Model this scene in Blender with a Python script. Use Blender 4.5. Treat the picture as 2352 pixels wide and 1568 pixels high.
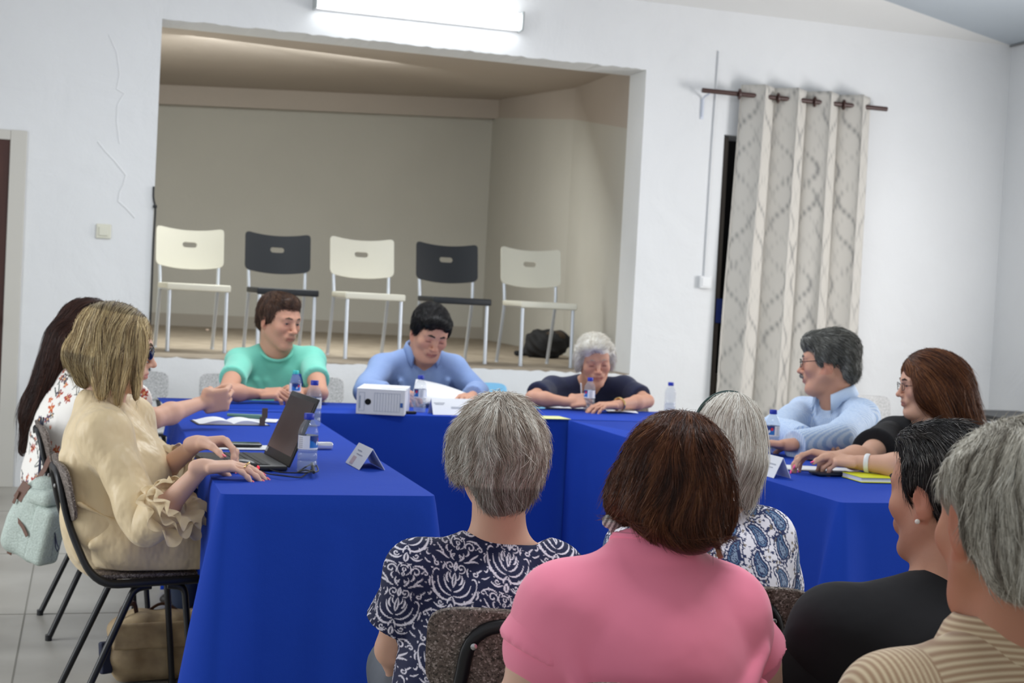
import bpy, bmesh, math, random
import numpy as np
from mathutils import Vector, Matrix, noise as mnoise
for o in list(bpy.data.objects): bpy.data.objects.remove(o)
SC = bpy.context.scene
COL = SC.collection
R = math.radians
# ---------------------------------------------------------------- camera
HC = 1.30
FPX = 3200.0
yaw, roll, pitch = R(17.0), R(3.03), math.atan(101.9/3200)
_R0 = np.array([math.cos(yaw), -math.sin(yaw), 0.0]); _FH = np.array([math.sin(yaw), math.cos(yaw), 0.0]); _Z = np.array([0, 0, 1.0])
CF = _FH*math.cos(pitch)-_Z*math.sin(pitch); _U0 = _Z*math.cos(pitch)+_FH*math.sin(pitch)
CR = math.cos(roll)*_R0+math.sin(roll)*_U0; CU = -math.sin(roll)*_R0+math.cos(roll)*_U0
CC = np.array([0, 0, HC])
cam_d = bpy.data.cameras.new('camera'); cam = bpy.data.objects.new('camera', cam_d); COL.objects.link(cam)
cam.matrix_world = Matrix(((CR[0], CU[0], -CF[0], CC[0]), (CR[1], CU[1], -CF[1], CC[1]), (CR[2], CU[2], -CF[2], CC[2]), (0, 0, 0, 1)))
cam_d.sensor_width = 36.0; cam_d.lens = 36.0*FPX/2352; cam_d.clip_start = 0.05
cam_d.dof.use_dof = True; cam_d.dof.focus_distance = 2.75; cam_d.dof.aperture_fstop = 8.0
SC.camera = cam
# ---------------------------------------------------------------- light and exposure
SC.view_settings.view_transform = 'Standard'; SC.view_settings.look = 'None'; SC.view_settings.gamma = 1.0
SC.view_settings.use_curve_mapping = False; SC.view_settings.exposure = -0.2
world = bpy.data.worlds.new('world'); SC.world = world; world.use_nodes = True
_bg = world.node_tree.nodes['Background']; _bg.inputs[0].default_value = (0.90, 0.95, 1.0, 1); _bg.inputs[1].default_value = 0.72
def area(name, loc, target, w, h, power, color):
    l = bpy.data.lights.new(name, 'AREA'); l.shape = 'RECTANGLE'; l.size = w; l.size_y = h; l.energy = power; l.color = color
    o = bpy.data.objects.new(name, l); COL.objects.link(o); o.location = loc
    o.rotation_euler = (Vector(target)-Vector(loc)).to_track_quat('-Z', 'Y').to_euler(); return o
# daylight through the hall's windows in the right wall (the panes stand just outside of these)
area('window_daylight', (6.38, 6.35, 1.75), (0.0, 7.2, 1.2), 1.2, 1.3, 105, (1.0, 0.98, 0.97))
area('window_daylight', (6.38, 2.6, 1.75), (0.0, 3.0, 1.0), 1.6, 1.3, 60, (1.0, 0.98, 0.95))
# fill light added from the left, where no source is known
area('left_fill_light', (-2.62, 4.6, 1.4), (2.0, 6.2, 1.2), 1.6, 2.2, 70, (0.93, 0.97, 1.0))
# unseen fill lights added under the hall ceiling, over the tables and nearer the camera
area('ceiling_fill_light', (1.5, 6.2, 3.25), (1.5, 6.4, 0), 1.6, 0.9, 75, (0.93, 0.97, 1.0))
area('ceiling_fill_light', (1.4, 2.2, 3.25), (1.4, 2.4, 0), 1.3, 0.15, 45, (0.93, 0.97, 1.0))
area('stage_fill_light', (1.5, 10.4, 2.93), (1.1, 11.7, 0.8), 1.8, 0.9, 130, (0.97, 1.0, 0.96))  # unseen fill added to brighten the stage interior

# ---------------------------------------------------------------- picking points in the room
def ray(x, y): return CF+CR*(x-1176)/FPX-CU*(y-784)/FPX
def pz(x, y, z): d = ray(x, y); return CC+d*(z-HC)/d[2]
def pY(x, y, Y): d = ray(x, y); return CC+d*Y/d[1]
def pX(x, y, X): d = ray(x, y); return CC+d*X/d[0]
def pd(x, y, D): return CC+ray(x, y)*D
# ---------------------------------------------------------------- helpers
def tag(o, label=None, cat=None, group=None, kind=None):
    for k, v in (('label', label), ('category', cat), ('group', group), ('kind', kind)):
        if v: o[k] = v
    return o
def empty(name, loc=(0, 0, 0), rz=0.0):
    o = bpy.data.objects.new(name, None); COL.objects.link(o); o.location = loc; o.rotation_euler.z = rz; o.empty_display_size = 0.05; return o
def children(o): return [c for c in bpy.data.objects if c.parent == o]
def copy_tree(o, parent=None):
    c = o.copy(); COL.objects.link(c); c.parent = parent
    for k in ('label', 'category', 'group'):
        if parent is None and k in c: del c[k]
    for ch in children(o): copy_tree(ch, c)
    return c
_mats = {}
def mat(name, rgb=(.8, .8, .8), rough=.6, metal=0.0, spec=.5, trans=0.0, ior=1.45, emit=None, es=0.0, sss=0.0, col=False, bump=None, sheen=0.0, alpha=1.0):
    if name in _mats: return _mats[name]
    m = bpy.data.materials.new(name); m.use_nodes = True; nt = m.node_tree; b = nt.nodes['Principled BSDF']
    b.inputs['Base Color'].default_value = (*rgb, 1); b.inputs['Roughness'].default_value = rough; b.inputs['Metallic'].default_value = metal
    b.inputs['Specular IOR Level'].default_value = spec; b.inputs['Transmission Weight'].default_value = trans; b.inputs['IOR'].default_value = ior
    b.inputs['Alpha'].default_value = alpha
    if sheen: b.inputs['Sheen Weight'].default_value = sheen
    if sss: b.inputs['Subsurface Weight'].default_value = sss; b.inputs['Subsurface Radius'].default_value = (.02, .008, .004); b.inputs['Subsurface Scale'].default_value = .5
    if emit: b.inputs['Emission Color'].default_value = (*emit, 1); b.inputs['Emission Strength'].default_value = es
    if col:
        a = nt.nodes.new('ShaderNodeVertexColor'); a.layer_name = 'Col'; nt.links.new(a.outputs[0], b.inputs['Base Color'])
    if bump:
        scale, strength, dist = bump[:3]; sx = bump[3] if len(bump) > 3 else (1, 1, 1)
        tc = nt.nodes.new('ShaderNodeTexCoord'); mp = nt.nodes.new('ShaderNodeMapping'); mp.inputs['Scale'].default_value = sx
        n = nt.nodes.new('ShaderNodeTexNoise'); n.inputs['Scale'].default_value = scale; n.inputs['Detail'].default_value = 3
        bp = nt.nodes.new('ShaderNodeBump'); bp.inputs['Strength'].default_value = strength; bp.inputs['Distance'].default_value = dist
        nt.links.new(tc.outputs['Object'], mp.inputs[0]); nt.links.new(mp.outputs[0], n.inputs['Vector']); nt.links.new(n.outputs[0], bp.inputs['Height']); nt.links.new(bp.outputs[0], b.inputs['Normal'])
    _mats[name] = m; return m
def ramp(nt, stops, interp='LINEAR'):
    r = nt.nodes.new('ShaderNodeValToRGB'); e = r.color_ramp.elements; r.color_ramp.interpolation = interp
    while len(e) > 1: e.remove(e[-1])
    e[0].position = stops[0][0]; e[0].color = (*stops[0][1], 1)
    for p, c in stops[1:]:
        x = e.new(p); x.color = (*c, 1)
    return r
def noisy(name, stops, scale, rough=.6, detail=4, tex='noise', bump=0.0, sc=(1, 1, 1)):
    m = mat(name, rough=rough); nt = m.node_tree; b = nt.nodes['Principled BSDF']
    tc = nt.nodes.new('ShaderNodeTexCoord'); mp = nt.nodes.new('ShaderNodeMapping'); mp.inputs['Scale'].default_value = sc
    nt.links.new(tc.outputs['Object'], mp.inputs[0])
    if tex == 'noise': n = nt.nodes.new('ShaderNodeTexNoise'); n.inputs['Detail'].default_value = detail; out = n.outputs[0]
    else: n = nt.nodes.new('ShaderNodeTexVoronoi'); out = n.outputs['Color']
    n.inputs['Scale'].default_value = scale; nt.links.new(mp.outputs[0], n.inputs['Vector'])
    r = ramp(nt, stops); nt.links.new(out, r.inputs[0]); nt.links.new(r.outputs[0], b.inputs['Base Color'])
    if bump:
        bp = nt.nodes.new('ShaderNodeBump'); bp.inputs['Strength'].default_value = bump; bp.inputs['Distance'].default_value = .01
        nt.links.new(n.outputs[0], bp.inputs['Height']); nt.links.new(bp.outputs[0], b.inputs['Normal'])
    return m
def s2l(*c):
    return tuple(((v/255)/12.92 if v/255 <= .04045 else ((v/255+.055)/1.055)**2.4) for v in c)
def mesh_np(name, V, F, m=None, parent=None, smooth=True, cols=None, mats=None, midx=None):
    """V (n,3), F (m,3 or 4) arrays -> one object"""
    me = bpy.data.meshes.new(name); V = np.asarray(V, dtype=np.float32); F = np.asarray(F, dtype=np.int32); k = F.shape[1]
    me.vertices.add(len(V)); me.vertices.foreach_set('co', V.ravel()); me.loops.add(F.size); me.loops.foreach_set('vertex_index', F.ravel())
    me.polygons.add(len(F)); me.polygons.foreach_set('loop_start', np.arange(len(F), dtype=np.int32)*k); me.polygons.foreach_set('loop_total', np.full(len(F), k, dtype=np.int32))
    me.update(calc_edges=True); me.validate()
    me.polygons.foreach_set('use_smooth', np.full(len(me.polygons), smooth))
    if cols is not None:
        a = me.color_attributes.new('Col', 'FLOAT_COLOR', 'POINT'); c = np.ones((len(V), 4), dtype=np.float32); c[:, :3] = cols; a.data.foreach_set('color', c.ravel())
    for mm in (mats or ([m] if m else [])): me.materials.append(mm)
    if midx is not None and len(me.polygons) == len(midx): me.polygons.foreach_set('material_index', np.asarray(midx, dtype=np.int32))
    o = bpy.data.objects.new(name, me); COL.objects.link(o); o.parent = parent; return o
class MB:
    """collects shapes, then links them as one mesh object"""
    def __init__(s): s.bm = bmesh.new()
    def box(s, c, d, bev=0.0, M=None, seg=2):
        t = bmesh.new(); bmesh.ops.create_cube(t, size=1.0); bmesh.ops.scale(t, vec=d, verts=t.verts)
        if bev: bmesh.ops.bevel(t, geom=t.edges[:], offset=min(bev, min(d)*.49), segments=seg, affect='EDGES', profile=.5)
        bmesh.ops.translate(t, vec=c, verts=t.verts)
        if M is not None: bmesh.ops.transform(t, matrix=M, verts=t.verts)
        s._add(t); return s
    def _add(s, t):
        me = bpy.data.meshes.new('t'); t.to_mesh(me); t.free(); s.bm.from_mesh(me); bpy.data.meshes.remove(me)
    def mm(s, x0, x1, y0, y1, z0, z1, bev=0.0):
        return s.box(((x0+x1)/2, (y0+y1)/2, (z0+z1)/2), (x1-x0, y1-y0, z1-z0), bev)
    def poly(s, pts, faces):
        v = [s.bm.verts.new(p) for p in pts]
        for f in faces: s.bm.faces.new([v[i] for i in f])
        return s
    def tube(s, pts, r, n=8, closed=False, flat=None):
        P = [Vector(p) for p in pts]; rs = r if hasattr(r, '__len__') else [r]*len(P)
        rings = []; up = None
        for i, p in enumerate(P):
            a = P[i-1] if i or closed else P[i]; b = P[(i+1) % len(P)] if i < len(P)-1 or closed else P[i]
            t = (b-a).normalized()
            if up is None: up = t.orthogonal().normalized()
            up = (up-t*up.dot(t)); up = up.normalized() if up.length > 1e-6 else t.orthogonal().normalized(); sd = t.cross(up)
            rings.append([s.bm.verts.new(p+(up*math.cos(2*math.pi*k/n)*(flat or 1)+sd*math.sin(2*math.pi*k/n))*rs[i]) for k in range(n)])
        m = len(rings)
        for i in range(m if closed else m-1):
            A, B = rings[i], rings[(i+1) % m]
            for k in range(n): s.bm.faces.new((A[k], A[(k+1) % n], B[(k+1) % n], B[k]))
        if not closed:
            s.bm.faces.new(rings[0][::-1]); s.bm.faces.new(rings[-1])
        return s
    def lathe(s, prof, c=(0, 0, 0), n=24, M=None):
        rings = []; M = M or Matrix()
        for r, z in prof:
            rings.append([s.bm.verts.new(M @ Vector((c[0]+r*math.cos(2*math.pi*k/n), c[1]+r*math.sin(2*math.pi*k/n), c[2]+z))) for k in range(n)])
        for A, B in zip(rings, rings[1:]):
            for k in range(n): s.bm.faces.new((A[k], A[(k+1) % n], B[(k+1) % n], B[k]))
        s.bm.faces.new(rings[0][::-1]); s.bm.faces.new(rings[-1]); return s
    def build(s, name, m, parent=None, smooth=False, auto=None, M=None):
        bmesh.ops.recalc_face_normals(s.bm, faces=s.bm.faces[:])
        me = bpy.data.meshes.new(name); s.bm.to_mesh(me); s.bm.free()
        if M is not None: me.transform(M)
        me.materials.append(m)
        if smooth:
            me.polygons.foreach_set('use_smooth', np.full(len(me.polygons), True))
            if smooth != 'all':
                me.set_sharp_from_angle(angle=R(40))
        o = bpy.data.objects.new(name, me); COL.objects.link(o); o.parent = parent; return o
def arc(pts, rad=.05, n=5):
    """round the corners of a polyline"""
    P = [Vector(p) for p in pts]; out = [P[0]]
    for a, b, c in zip(P, P[1:], P[2:]):
        r = min(rad, (a-b).length*.45, (c-b).length*.45); p = b+(a-b).normalized()*r; q = b+(c-b).normalized()*r
        for i in range(n+1):
            t = i/n; out.append(p*(1-t)**2+b*2*t*(1-t)+q*t*t)
    out.append(P[-1]); return out
# ---------------------------------------------------------------- soft solids: distance fields turned into smooth meshes
def _v(a): return np.asarray(a, dtype=np.float32)
class Vol:
    """a list of rounded primitives blended into one continuous skin"""
    def __init__(s): s.ops = []; s.post = []
    def cap(s, a, b, ra, rb=None, k=.015, sub=False, fl=None):
        """tapered limb a->b. fl=(axis, factor): flatten along a unit axis"""
        s.ops.append(('c', _v(a), _v(b), ra, ra if rb is None else rb, k, sub, fl)); return s
    def ell(s, c, r, M=None, k=.02, sub=False):
        s.ops.append(('e', _v(c), _v(r), np.eye(3, dtype=np.float32) if M is None else _v(M), k, sub)); return s
    def rbox(s, c, h, M=None, rd=.01, k=.01, sub=False):
        s.ops.append(('b', _v(c), _v(h), np.eye(3, dtype=np.float32) if M is None else _v(M), rd, k, sub)); return s
    def cut(s, p, n): s.ops.append(('p', _v(p), _v(n)/np.linalg.norm(n))); return s
    def add(s, o): s.ops += o.ops; return s
    def grow(s, d):
        out = []
        for o in s.ops:
            if o[0] == 'c': out.append(('c', o[1], o[2], o[3]+d, o[4]+d)+o[5:])
            elif o[0] == 'e': out.append(('e', o[1], o[2]+d)+o[3:])
            else: out.append(o)
        v = Vol(); v.ops = out; return v
    @staticmethod
    def _bb(o):
        if o[0] == 'c': return np.minimum(o[1]-o[3], o[2]-o[4]), np.maximum(o[1]+o[3], o[2]+o[4])
        if o[0] == 'e': e = np.sqrt(((o[3]*o[2][None, :])**2).sum(1)); return o[1]-e, o[1]+e
        if o[0] == 'b': e = np.abs(o[3]) @ (o[2]); return o[1]-e, o[1]+e
        return None
    @staticmethod
    def _d(o, X, Y, Z):
        if o[0] == 'c':
            a, b, ra, rb = o[1], o[2], o[3], o[4]; ab = b-a; L2 = float(ab@ab)+1e-12
            x = X-a[0]; y = Y-a[1]; z = Z-a[2]
            t = np.clip((x*ab[0]+y*ab[1]+z*ab[2])/L2, 0, 1)
            x = x-t*ab[0]; y = y-t*ab[1]; z = z-t*ab[2]
            if o[7]:
                n, f = _v(o[7][0]), o[7][1]; q = (x*n[0]+y*n[1]+z*n[2])*(1/f-1); x = x+q*n[0]; y = y+q*n[1]; z = z+q*n[2]
            return np.sqrt(x*x+y*y+z*z)-(ra+(rb-ra)*t)
        c = o[1]; M = o[3]; x = X-c[0]; y = Y-c[1]; z = Z-c[2]
        u = x*M[0, 0]+y*M[1, 0]+z*M[2, 0]; v = x*M[0, 1]+y*M[1, 1]+z*M[2, 1]; w = x*M[0, 2]+y*M[1, 2]+z*M[2, 2]
        if o[0] == 'e':
            r = o[2]; k0 = np.sqrt((u/r[0])**2+(v/r[1])**2+(w/r[2])**2); k1 = np.sqrt((u/r[0]**2)**2+(v/r[1]**2)**2+(w/r[2]**2)**2)+1e-9
            return k0*(k0-1)/k1
        h = o[2]-o[4]; u = np.abs(u)-h[0]; v = np.abs(v)-h[1]; w = np.abs(w)-h[2]
        return np.sqrt(np.maximum(u, 0)**2+np.maximum(v, 0)**2+np.maximum(w, 0)**2)+np.minimum(np.maximum(np.maximum(u, v), w), 0)-o[4]
    @staticmethod
    def _mix(f, d, k, sub):
        if sub: d = -d; h = np.maximum(k-np.abs(f-d), 0)/k; return np.maximum(f, d)+h*h*k*.25
        h = np.maximum(k-np.abs(f-d), 0)/k; return np.minimum(f, d)-h*h*k*.25
    def eval(s, P):
        X, Y, Z = P[:, 0], P[:, 1], P[:, 2]; f = np.full(len(P), 9.0, dtype=np.float32)
        for o in s.ops:
            if o[0] == 'p': f = np.maximum(f, (X-o[1][0])*o[2][0]+(Y-o[1][1])*o[2][1]+(Z-o[1][2])*o[2][2])
            else:
                k, sub = (o[5], o[6]) if o[0] in 'cb' else (o[4], o[5])
                f = s._mix(f, s._d(o, X, Y, Z), k, sub)
        return f
    def grad(s, P, e=.002):
        g = np.stack([s.eval(P+_v(d)*e)-s.eval(P-_v(d)*e) for d in np.eye(3)], 1); return g/(np.linalg.norm(g, axis=1, keepdims=True)+1e-9)
    def mesh(s, h):
        bbs = [s._bb(o) for o in s.ops if o[0] != 'p' and not (o[6] if o[0] in 'cb' else o[5])]
        lo = np.min([b[0] for b in bbs], 0)-.03; hi = np.max([b[1] for b in bbs], 0)+.03
        n = np.ceil((hi-lo)/h).astype(int)+1; G = [(lo[i]+np.arange(n[i])*h).astype(np.float32) for i in range(3)]
        f = np.full(n, .05, dtype=np.float32)
        for o in s.ops:
            if o[0] == 'p':
                pl = (G[0][:, None, None]-o[1][0])*o[2][0]+(G[1][None, :, None]-o[1][1])*o[2][1]+(G[2][None, None, :]-o[1][2])*o[2][2]
                np.maximum(f, pl, out=f); continue
            b = s._bb(o); k, sub = (o[5], o[6]) if o[0] in 'cb' else (o[4], o[5]); mg = max(k, .012)+2*h
            i0 = np.clip(np.floor((b[0]-mg-lo)/h).astype(int), 0, n); i1 = np.clip(np.ceil((b[1]+mg-lo)/h).astype(int)+1, 0, n)
            if (i1 <= i0).any(): continue
            sl = tuple(slice(a, c) for a, c in zip(i0, i1))
            d = s._d(o, G[0][sl[0]][:, None, None], G[1][sl[1]][None, :, None], G[2][sl[2]][None, None, :])
            f[sl] = s._mix(f[sl], d, k, sub)
        # naive surface nets
        neg = f < 0
        cnt = np.zeros([m-1 for m in n], dtype=np.int8)
        for dx in (0, 1):
            for dy in (0, 1):
                for dz in (0, 1): cnt += neg[dx:n[0]-1+dx, dy:n[1]-1+dy, dz:n[2]-1+dz]
        act = (cnt > 0) & (cnt < 8); I = np.argwhere(act); idx = np.full(act.shape, -1, dtype=np.int32); idx[act] = np.arange(len(I))
        val = {}
        for dx in (0, 1):
            for dy in (0, 1):
                for dz in (0, 1): val[dx, dy, dz] = f[I[:, 0]+dx, I[:, 1]+dy, I[:, 2]+dz]
        S = np.zeros((len(I), 3)); C = np.zeros(len(I))
        cs = list(val)
        for a in cs:
            for ax in range(3):
                if a[ax] == 0:
                    b = list(a); b[ax] = 1; b = tuple(b); va, vb = val[a], val[b]; mk = (va < 0) != (vb < 0)
                    t = np.where(mk, va/np.where(mk, va-vb, 1), 0); p = np.zeros((len(I), 3)); p[:] = a; p[:, ax] = t
                    S += p*mk[:, None]; C += mk
        V = (I+S/np.maximum(C, 1)[:, None])*h+lo
        F = []
        for ax in range(3):
            u, w = (ax+1) % 3, (ax+2) % 3
            A = [slice(0, m) for m in n]; B = list(A); A[ax] = slice(0, n[ax]-1); B[ax] = slice(1, n[ax])
            ch = np.argwhere(neg[tuple(A)] != neg[tuple(B)]); ch = ch[(ch[:, u] > 0) & (ch[:, w] > 0) & (ch[:, u] < n[u]-1) & (ch[:, w] < n[w]-1)]
            st = neg[tuple(ch.T)]
            def cell(du, dw):
                q = ch.copy(); q[:, u] -= du; q[:, w] -= dw; return idx[tuple(q.T)]
            q = np.stack([cell(1, 1), cell(0, 1), cell(0, 0), cell(1, 0)], 1); q[~st] = q[~st][:, ::-1]; F.append(q)
        F = np.concatenate(F); F = F[(F >= 0).all(1)]
        return V.astype(np.float32), F
def smooth_np(V, F, it=1, lam=.5):
    for _ in range(it):
        S = np.zeros_like(V); C = np.zeros(len(V), dtype=np.float32)
        for k in range(4):
            a, b = F[:, k], F[:, (k+1) % 4]
            for j in range(3):
                S[:, j] += np.bincount(a, V[b, j], len(V))+np.bincount(b, V[a, j], len(V))
            C += np.bincount(a, minlength=len(V))+np.bincount(b, minlength=len(V))
        V = V+(S/np.maximum(C, 1)[:, None]-V)*lam
    return V.astype(np.float32)
def normals_np(V, F):
    n = np.cross(V[F[:, 2]]-V[F[:, 0]], V[F[:, 3]]-V[F[:, 1]]); N = np.zeros_like(V)
    for k in range(4):
        for j in range(3): N[:, j] += np.bincount(F[:, k], n[:, j], len(V))
    return N/(np.linalg.norm(N, axis=1, keepdims=True)+1e-9)
# ---------------------------------------------------------------- the room
def plaster(name, rgb, bump=.35):
    m = mat(name, rgb, rough=.85, spec=.2); nt = m.node_tree; b = nt.nodes['Principled BSDF']
    tc = nt.nodes.new('ShaderNodeTexCoord')
    n1 = nt.nodes.new('ShaderNodeTexNoise'); n1.inputs['Scale'].default_value = 2.3; n1.inputs['Detail'].default_value = 6; n1.inputs['Distortion'].default_value = 1.2
    n2 = nt.nodes.new('ShaderNodeTexNoise'); n2.inputs['Scale'].default_value = 18; n2.inputs['Detail'].default_value = 3
    ad = nt.nodes.new('ShaderNodeMath'); ad.operation = 'MULTIPLY_ADD'; ad.inputs[1].default_value = .15
    bp = nt.nodes.new('ShaderNodeBump'); bp.inputs['Strength'].default_value = bump; bp.inputs['Distance'].default_value = .04
    for n in (n1, n2): nt.links.new(tc.outputs['Object'], n.inputs['Vector'])
    nt.links.new(n2.outputs[0], ad.inputs[0]); nt.links.new(n1.outputs[0], ad.inputs[2]); nt.links.new(ad.outputs[0], bp.inputs['Height']); nt.links.new(bp.outputs[0], b.inputs['Normal'])
    n3 = nt.nodes.new('ShaderNodeTexNoise'); n3.inputs['Scale'].default_value = .9; n3.inputs['Detail'].default_value = 5; nt.links.new(tc.outputs['Object'], n3.inputs['Vector'])
    r = ramp(nt, [(.3, tuple(c*.94 for c in rgb)), (.65, rgb)]); nt.links.new(n3.outputs[0], r.inputs[0]); nt.links.new(r.outputs[0], b.inputs['Base Color'])
    return m
M_wall = plaster('white_plaster', (.80, .81, .82)); M_ceil = plaster('ceiling_paint', (.78, .78, .77), .15)
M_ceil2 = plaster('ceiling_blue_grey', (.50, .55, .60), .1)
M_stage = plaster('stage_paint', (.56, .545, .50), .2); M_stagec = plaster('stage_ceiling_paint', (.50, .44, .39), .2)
M_stagef = noisy('stage_concrete', [(.3, (.25, .205, .155)), (.7, (.38, .32, .25))], 6, .8)
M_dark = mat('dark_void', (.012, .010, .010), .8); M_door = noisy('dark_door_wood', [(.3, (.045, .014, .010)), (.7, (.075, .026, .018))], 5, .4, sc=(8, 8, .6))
def struct(o): o['kind'] = 'structure'; return o
ZS = .814; ZT = 2.887; ZC = 3.346; XW = 6.44; YB = 8.86
def wallface():
    """the stage wall, with its hand-trowelled opening edge, the left doorway and the curtained doorway cut out of it"""
    b = MB(); Y0, Y1 = YB, YB+.30
    b.mm(-2.6, -1.35, Y0, Y1, 0, 3.9); b.mm(-1.35, -.451, Y0, Y1, 2.10, 3.9); b.mm(-.451, .365, Y0, Y1, 0, 3.9)
    b.mm(3.56, 4.165, Y0, Y1, 0, 3.9); b.mm(4.165, 5.12, Y0, Y1, 2.50, 3.9); b.mm(5.12, 6.75, Y0, Y1, 0, 3.9)
    rnd = random.Random(4); N = 90
    def strip(z0, z1, zs, jag):  # header and sill, one edge slightly wavy
        pts = []; fs = []
        for i in range(N+1):
            x = .365+(3.56-.365)*i/N; w = rnd.uniform(-1, 1)*.005 if jag and 0 < i < N else 0
            za, zb = (z0+(w if jag == 'lo' else 0), z1+(w if jag == 'hi' else 0))
            pts += [(x, Y0, za), (x, Y0, zb), (x, Y1, z1), (x, Y1, z0)]
        for i in range(N):
            a = i*4; c = a+4
            for k in range(4): fs.append((a+k, a+(k+1) % 4, c+(k+1) % 4, c+k))
        b.poly(pts, fs)
    strip(ZT, 3.9, 0, 'lo'); strip(0, ZS, 0, 'hi')
    return b.build('wall_back', M_wall)
struct(wallface())
struct(MB().mm(-3.2, 6.9, -3.5, 9.16, -.06, 0).build('floor', None or noisy('vinyl_floor', [(.35, (.36, .34, .30)), (.65, (.44, .42, .375))], 3, .38)))
# the floor's wide sheets meet in thin dark joints
jb = MB()
for y in (4.35, 5.55, 6.75, 7.95, 3.15): jb.mm(-3.1, 2.2, y-.0025, y+.0025, .0, .0012)
for x in (-.18, -1.4): jb.mm(x-.0025, x+.0025, 0, 8.86, .0, .0012)
struct(jb.build('floor_joint', mat('joint_dark', (.22, .21, .18), .7)))
# right wall: two deep window openings out of the frame
b = MB()
b.mm(XW, XW+.35, 7.0, 9.0, 0, 3.9); b.mm(XW, XW+.35, 5.7, 7.0, 0, 1.05); b.mm(XW, XW+.35, 5.7, 7.0, 2.5, 3.9)
b.mm(XW, XW+.35, 3.5, 5.7, 0, 3.9); b.mm(XW, XW+.35, 1.7, 3.5, 0, 1.05); b.mm(XW, XW+.35, 1.7, 3.5, 2.5, 3.9); b.mm(XW, XW+.35, -1.0, 1.7, 0, 3.9)
struct(b.build('wall_right', M_wall))
for i, (y0, y1) in enumerate(((5.7, 7.0), (1.7, 3.5))):
    w = MB()
    for a, c in ((y0, y0+.05), ((y0+y1)/2-.025, (y0+y1)/2+.025), (y1-.05, y1)): w.mm(XW+.20, XW+.25, a, c, 1.05, 2.5)
    for a, c in ((1.05, 1.1), (2.45, 2.5)): w.mm(XW+.20, XW+.25, y0, y1, a, c)
    struct(w.build('window_%d' % (i+1), mat('white_window', (.8, .8, .8), .4)))
# left wall far out of frame
struct(MB().mm(-2.95, -2.6, 2.0, 3.8, 0, 3.9).mm(-2.95, -2.6, 5.4, 9.16, 0, 3.9).mm(-2.95, -2.6, 3.8, 5.4, 2.6, 3.9).build('wall_left', M_wall))  # opening made up to admit the added left fill light
# ceiling: a white plane rising from the stage wall and a blue-grey plane from the right wall, met in a hip
rp = pz(2030, 0, 3.46); cn = np.array([XW, YB, ZC]); far = cn+(rp-cn)*4.2
def quad(name, pts, m, th=.05):
    V = list(map(tuple, pts))+[(p[0], p[1], p[2]+th) for p in pts]; n = len(pts)
    return struct(MB().poly(V, [tuple(range(n)), tuple(range(n, 2*n))[::-1]]+[(i, (i+1) % n, n+(i+1) % n, n+i) for i in range(n)]).build(name, m))
quad('ceiling', [(-2.6, YB, ZC), tuple(cn), tuple(far), (-2.6, far[1], far[2])], M_ceil)
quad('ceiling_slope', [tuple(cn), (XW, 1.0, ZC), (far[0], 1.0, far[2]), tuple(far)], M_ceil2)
quad('ceiling_far', [(far[0], far[1], far[2]), (far[0], -2.0, far[2]), (-2.6, -2.0, far[2]), (-2.6, far[1], far[2])], M_ceil)
quad('ceiling_side', [(far[0], 1.0, far[2]), (XW, 1.0, ZC), (XW, -2.0, ZC), (far[0], -2.0, far[2])], M_ceil)
c_ = MB().tube([(XW-.02, YB-.012, ZC-.01), (XW-.02, YB-2.5, ZC-.01)], .007, 6); struct(c_.build('trim_1', mat('grey_joint', (.25, .25, .25), .8)))
# the stage behind the opening
struct(MB().mm(.0, 4.6, YB+.30, 15.2, ZS-.12, ZS).build('floor_stage', M_stagef))
struct(MB().mm(.366, 3.559, YB+.004, YB+.30, ZS-.02, ZS+.004).build('trim_2', M_stagef))
struct(MB().mm(-.2, 4.6, 15.0, 15.3, ZS, 3.9).build('wall_stage_back', M_stage))
zl = lambda x: 3.09+(x-.6)*.052
sp = [(4.225, 15.02), (4.05, 11.73), (3.57, 9.16)]
pts = []; n = len(sp)
for x, y in sp: pts.append((x, y, ZS))
tz = [3.28, 2.90, 2.52]
for (x, y), z in zip(sp, tz): pts.append((x, y, z))
struct(MB().poly(pts, [(0, 1, 4, 3), (1, 2, 5, 4)]).build('wall_stage_right', M_stage))
pts2 = [(x, y, z) for (x, y), z in zip(sp, tz)]+[(x, y, 3.95) for x, y in sp]
struct(MB().poly(pts2, [(0, 1, 4, 3), (1, 2, 5, 4)]).build('wall_stage_right_upper', M_stagec))
struct(MB().mm(.0, .2, YB+.30, 15.2, ZS, 3.9).build('wall_stage_left', M_stage))
V = [(-.2, 9.16, 2.95), (4.6, 9.16, 2.95), (4.6, 15.1, 3.48), (-.2, 15.1, 3.25)]
quad('ceiling_stage', V, M_stagec, .2)
bm_ = MB(); P0 = [(.1, 14.72, 3.05), (4.3, 14.72, 3.24), (4.3, 15.05, 3.30), (.1, 15.05, 3.09)]; P1 = [(p[0], p[1], p[2]+.3) for p in P0]
bm_.poly(P0+P1, [(3, 2, 1, 0), (4, 5, 6, 7), (0, 1, 5, 4), (1, 2, 6, 5), (2, 3, 7, 6), (3, 0, 4, 7)])
struct(bm_.build('trim_3', M_stagec))
struct(MB().mm(.2, 4.24, 14.985, 15.0, ZS, ZS+.13).build('baseboard_stage', mat('stage_skirting', (.40, .365, .32), .8)))
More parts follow.
